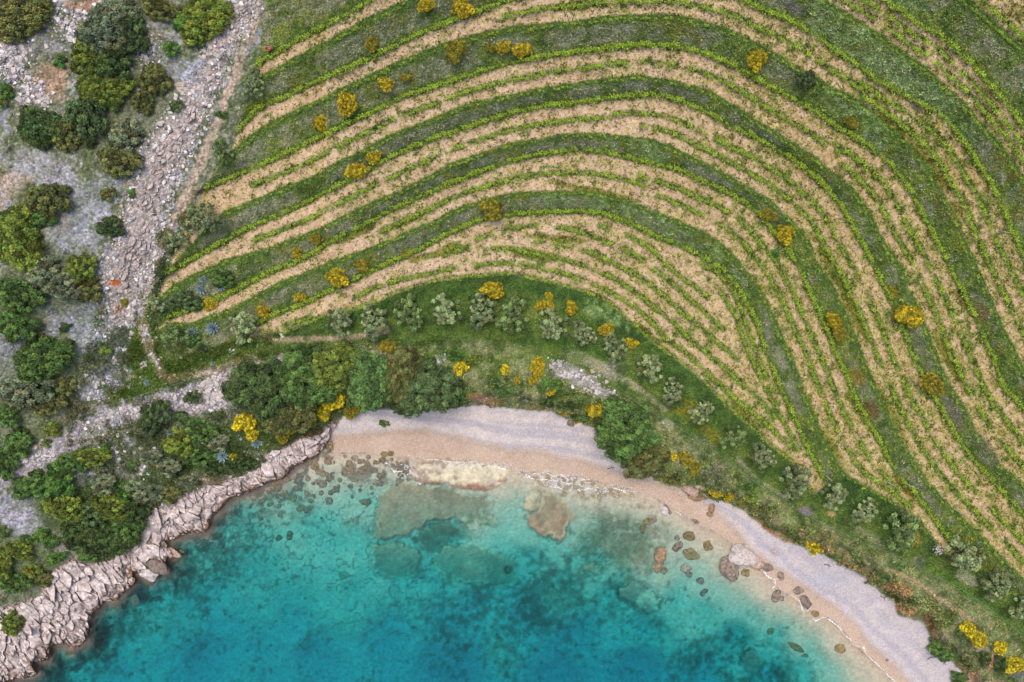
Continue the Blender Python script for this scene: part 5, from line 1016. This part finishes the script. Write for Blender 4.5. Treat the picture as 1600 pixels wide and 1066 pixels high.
# ================================================================ fence along the slope
M_WIRE, t, b = new_mat('galvanised_wire', .35, .5); b.inputs['Metallic'].default_value = .7; b.inputs['Base Color'].default_value = (.32, .36, .36, 1)
M_POST, t, b = new_mat('post', .8, .2); b.inputs['Base Color'].default_value = (*alb((176,182,176)), 1)
fr_ = bpy.data.objects.new('wire_fence', None); link(fr_); x0, y0, _ = P(800, 532, Zi(800, 532)); fr_.location = (x0, y0, 0); fr_['label'] = 'thin wire fence on posts running along the slope between the olives and the beach'; fr_['category'] = 'fence'
fp = resample(FENCE, 2); fp = fp[(fp[:, 0] > 120) & (fp[:, 0] < 1640)]
pv, pf = tube([(0, 0, -.2), (0, 0, 1.5)], .035, .03, 6); PM = mesh_np('post', pv, pf); PM.materials.append(M_POST)
w3 = np.array([P(q[0], q[1], Zi(*q)) for q in fp])
for i in range(0, len(fp), 14): ob('post', PM, None, fr_, tuple(w3[i]-np.array([x0, y0, 0])))
def bx(c, s):
    x, y, z = c; a, b2, c2 = s; v = [(x+i*a, y+j*b2, z+k*c2) for i in (-1, 1) for j in (-1, 1) for k in (-1, 1)]; return v, [(0,1,3,2),(4,6,7,5),(0,4,5,1),(2,3,7,6),(0,2,6,4),(1,5,7,3)]
for h in (.35, .9, 1.45):
    v, f = tube([tuple(w3[i]-np.array([x0, y0, 0])+np.array([0, 0, h])) for i in range(0, len(fp), 7)], .008, .008, 4); me = mesh_np('wire', v, f); ob('wire', me, M_WIRE, fr_)
# row-end stakes
sv, sf = tube([(0, 0, -.1), (.35, .05, .8), (.75, .1, 1.5)], .06, .05, 6); SKM = mesh_np('stake', sv, sf); SKM.materials.append(M_POST)
for (u, v, a, lab) in [(1238,690,60,'pale slanted stake at the end of an inner lens vine row'),(1288,742,60,'pale slanted stake at the foot of the innermost bank tip'),(1414,756,30,'pale slanted stake at the lower end of the second bank row'),(1383,752,40,'pale slanted stake ending a row of the second terrace strip'),(360,190,0,'pale slanted stake at the track end of the fourth strip'),
    (368,226,0,'pale slanted stake at the track end of the fourth bank'),(328,287,0,'pale slanted stake at the track end of the third strip'),(270,416,0,'pale slanted stake at the track end of the second strip'),(253,499,-20,'pale slanted stake at the track end of the innermost bank'),(293,517,-20,'pale slanted stake beside the dark-centred olive'),(408,90,0,'pale slanted stake at the track end of the uppermost strip'),(168,690,0,'pale fallen stake above the vivid green shrub'),
    (1560,360,60,'pale stake in the outer eastern rows'),(1491,796,40,'pale slanted stake where the second bank reaches the stone heap'),(613,349,0,'pale stake in the second terrace strip'),(1179,614,50,'pale stake at the lower edge of the vine lens')]:
    z0 = Zi(u, v); x, y, _ = P(u, v, z0); ob('vine_stake', SKM, None, None, (x, y, z0), label=lab, category='stake', group='stakes at the ends of the vine rows').rotation_euler = (0, 0, math.radians(-a))
# red buckets
M_RED, t, b = new_mat('red_plastic', .4, .5); b.inputs['Base Color'].default_value = (.42, .02, .03, 1)
M_WHT, t, b = new_mat('white_plastic', .5, .4); b.inputs['Base Color'].default_value = (.62, .62, .6, 1)
def bucket(u, v, lab, s=.42):
    z0 = Zi(u, v); x, y, _ = P(u, v, z0); r = bpy.data.objects.new('bucket', None); link(r); r.location = (x, y, z0); r['label'] = lab; r['category'] = 'bucket'
    V = []; F = []; n = 14
    for (rad, z) in ((.75, 0), (1, 1.1), (.92, 1.1), (.7, .08)):
        for j in range(n): V.append((s*rad*math.cos(6.283*j/n), s*rad*math.sin(6.283*j/n), s*z))
    for l in range(3):
        for j in range(n): F.append((l*n+j, l*n+(j+1) % n, (l+1)*n+(j+1) % n, (l+1)*n+j))
    c = len(V); V.append((0, 0, s*.08)); F += [(3*n+j, 3*n+(j+1) % n, c, c) for j in range(n)]
    F4 = [f for f in F if f[2] != f[3]]; me = bpy.data.meshes.new('tub'); me.from_pydata(V, [], F4+[tuple(f[:3]) for f in F if f[2] == f[3]]); ob('tub', me, M_RED, r)
    hv, hf = tube([(s*math.cos(a), .12*s, s*1.1+s*.5*math.sin(a)) for a in np.linspace(0, math.pi, 9)], .02, .02, 5); ob('handle', mesh_np('handle', hv, hf), M_WHT, r)
bucket(420, 77, 'red bucket lying by the upper end of the dirt track'); bucket(410, 567, 'red bucket among white stones at the edge of the thicket', .35)
# driftwood on the beach
M_WOOD, t, b = new_mat('dark_driftwood', .9, .1); b.inputs['Base Color'].default_value = (.06, .045, .05, 1)
for i, (u, v, a, lab) in enumerate([(1455,1028,20,'dark branched driftwood on the lower lilac pebbles'),(1380,935,-40,'dark twiggy driftwood at the beach edge under the orange cliff'),(1293,884,-20,'dark twig of driftwood on the pebbles near the lone broom'),(1474,1034,-60,'dark driftwood against the green bank'),(955,732,10,'small dark driftwood on the sand below the round green tree'),(1008,746,-10,'thin dark driftwood on the sand by the brown-green tree')]):
    z0 = Zi(u, v); x, y, _ = P(u, v, z0); g = random.Random(i)
    V, F = join([tube([(-.6, 0, .06), (-.1, .12, .1), (.6, .05, .07)], .06, .03, 5), tube([(-.1, .12, .1), (.2, .45, .1)], .04, .015, 5), tube([(.1, .1, .1), (.35, -.3, .08)], .04, .015, 5)])
    ob('driftwood', mesh_np('driftwood', V, F), M_WOOD, None, (x, y, z0), label=lab, category='driftwood', group='driftwood on the beach').rotation_euler = (0, 0, math.radians(a))
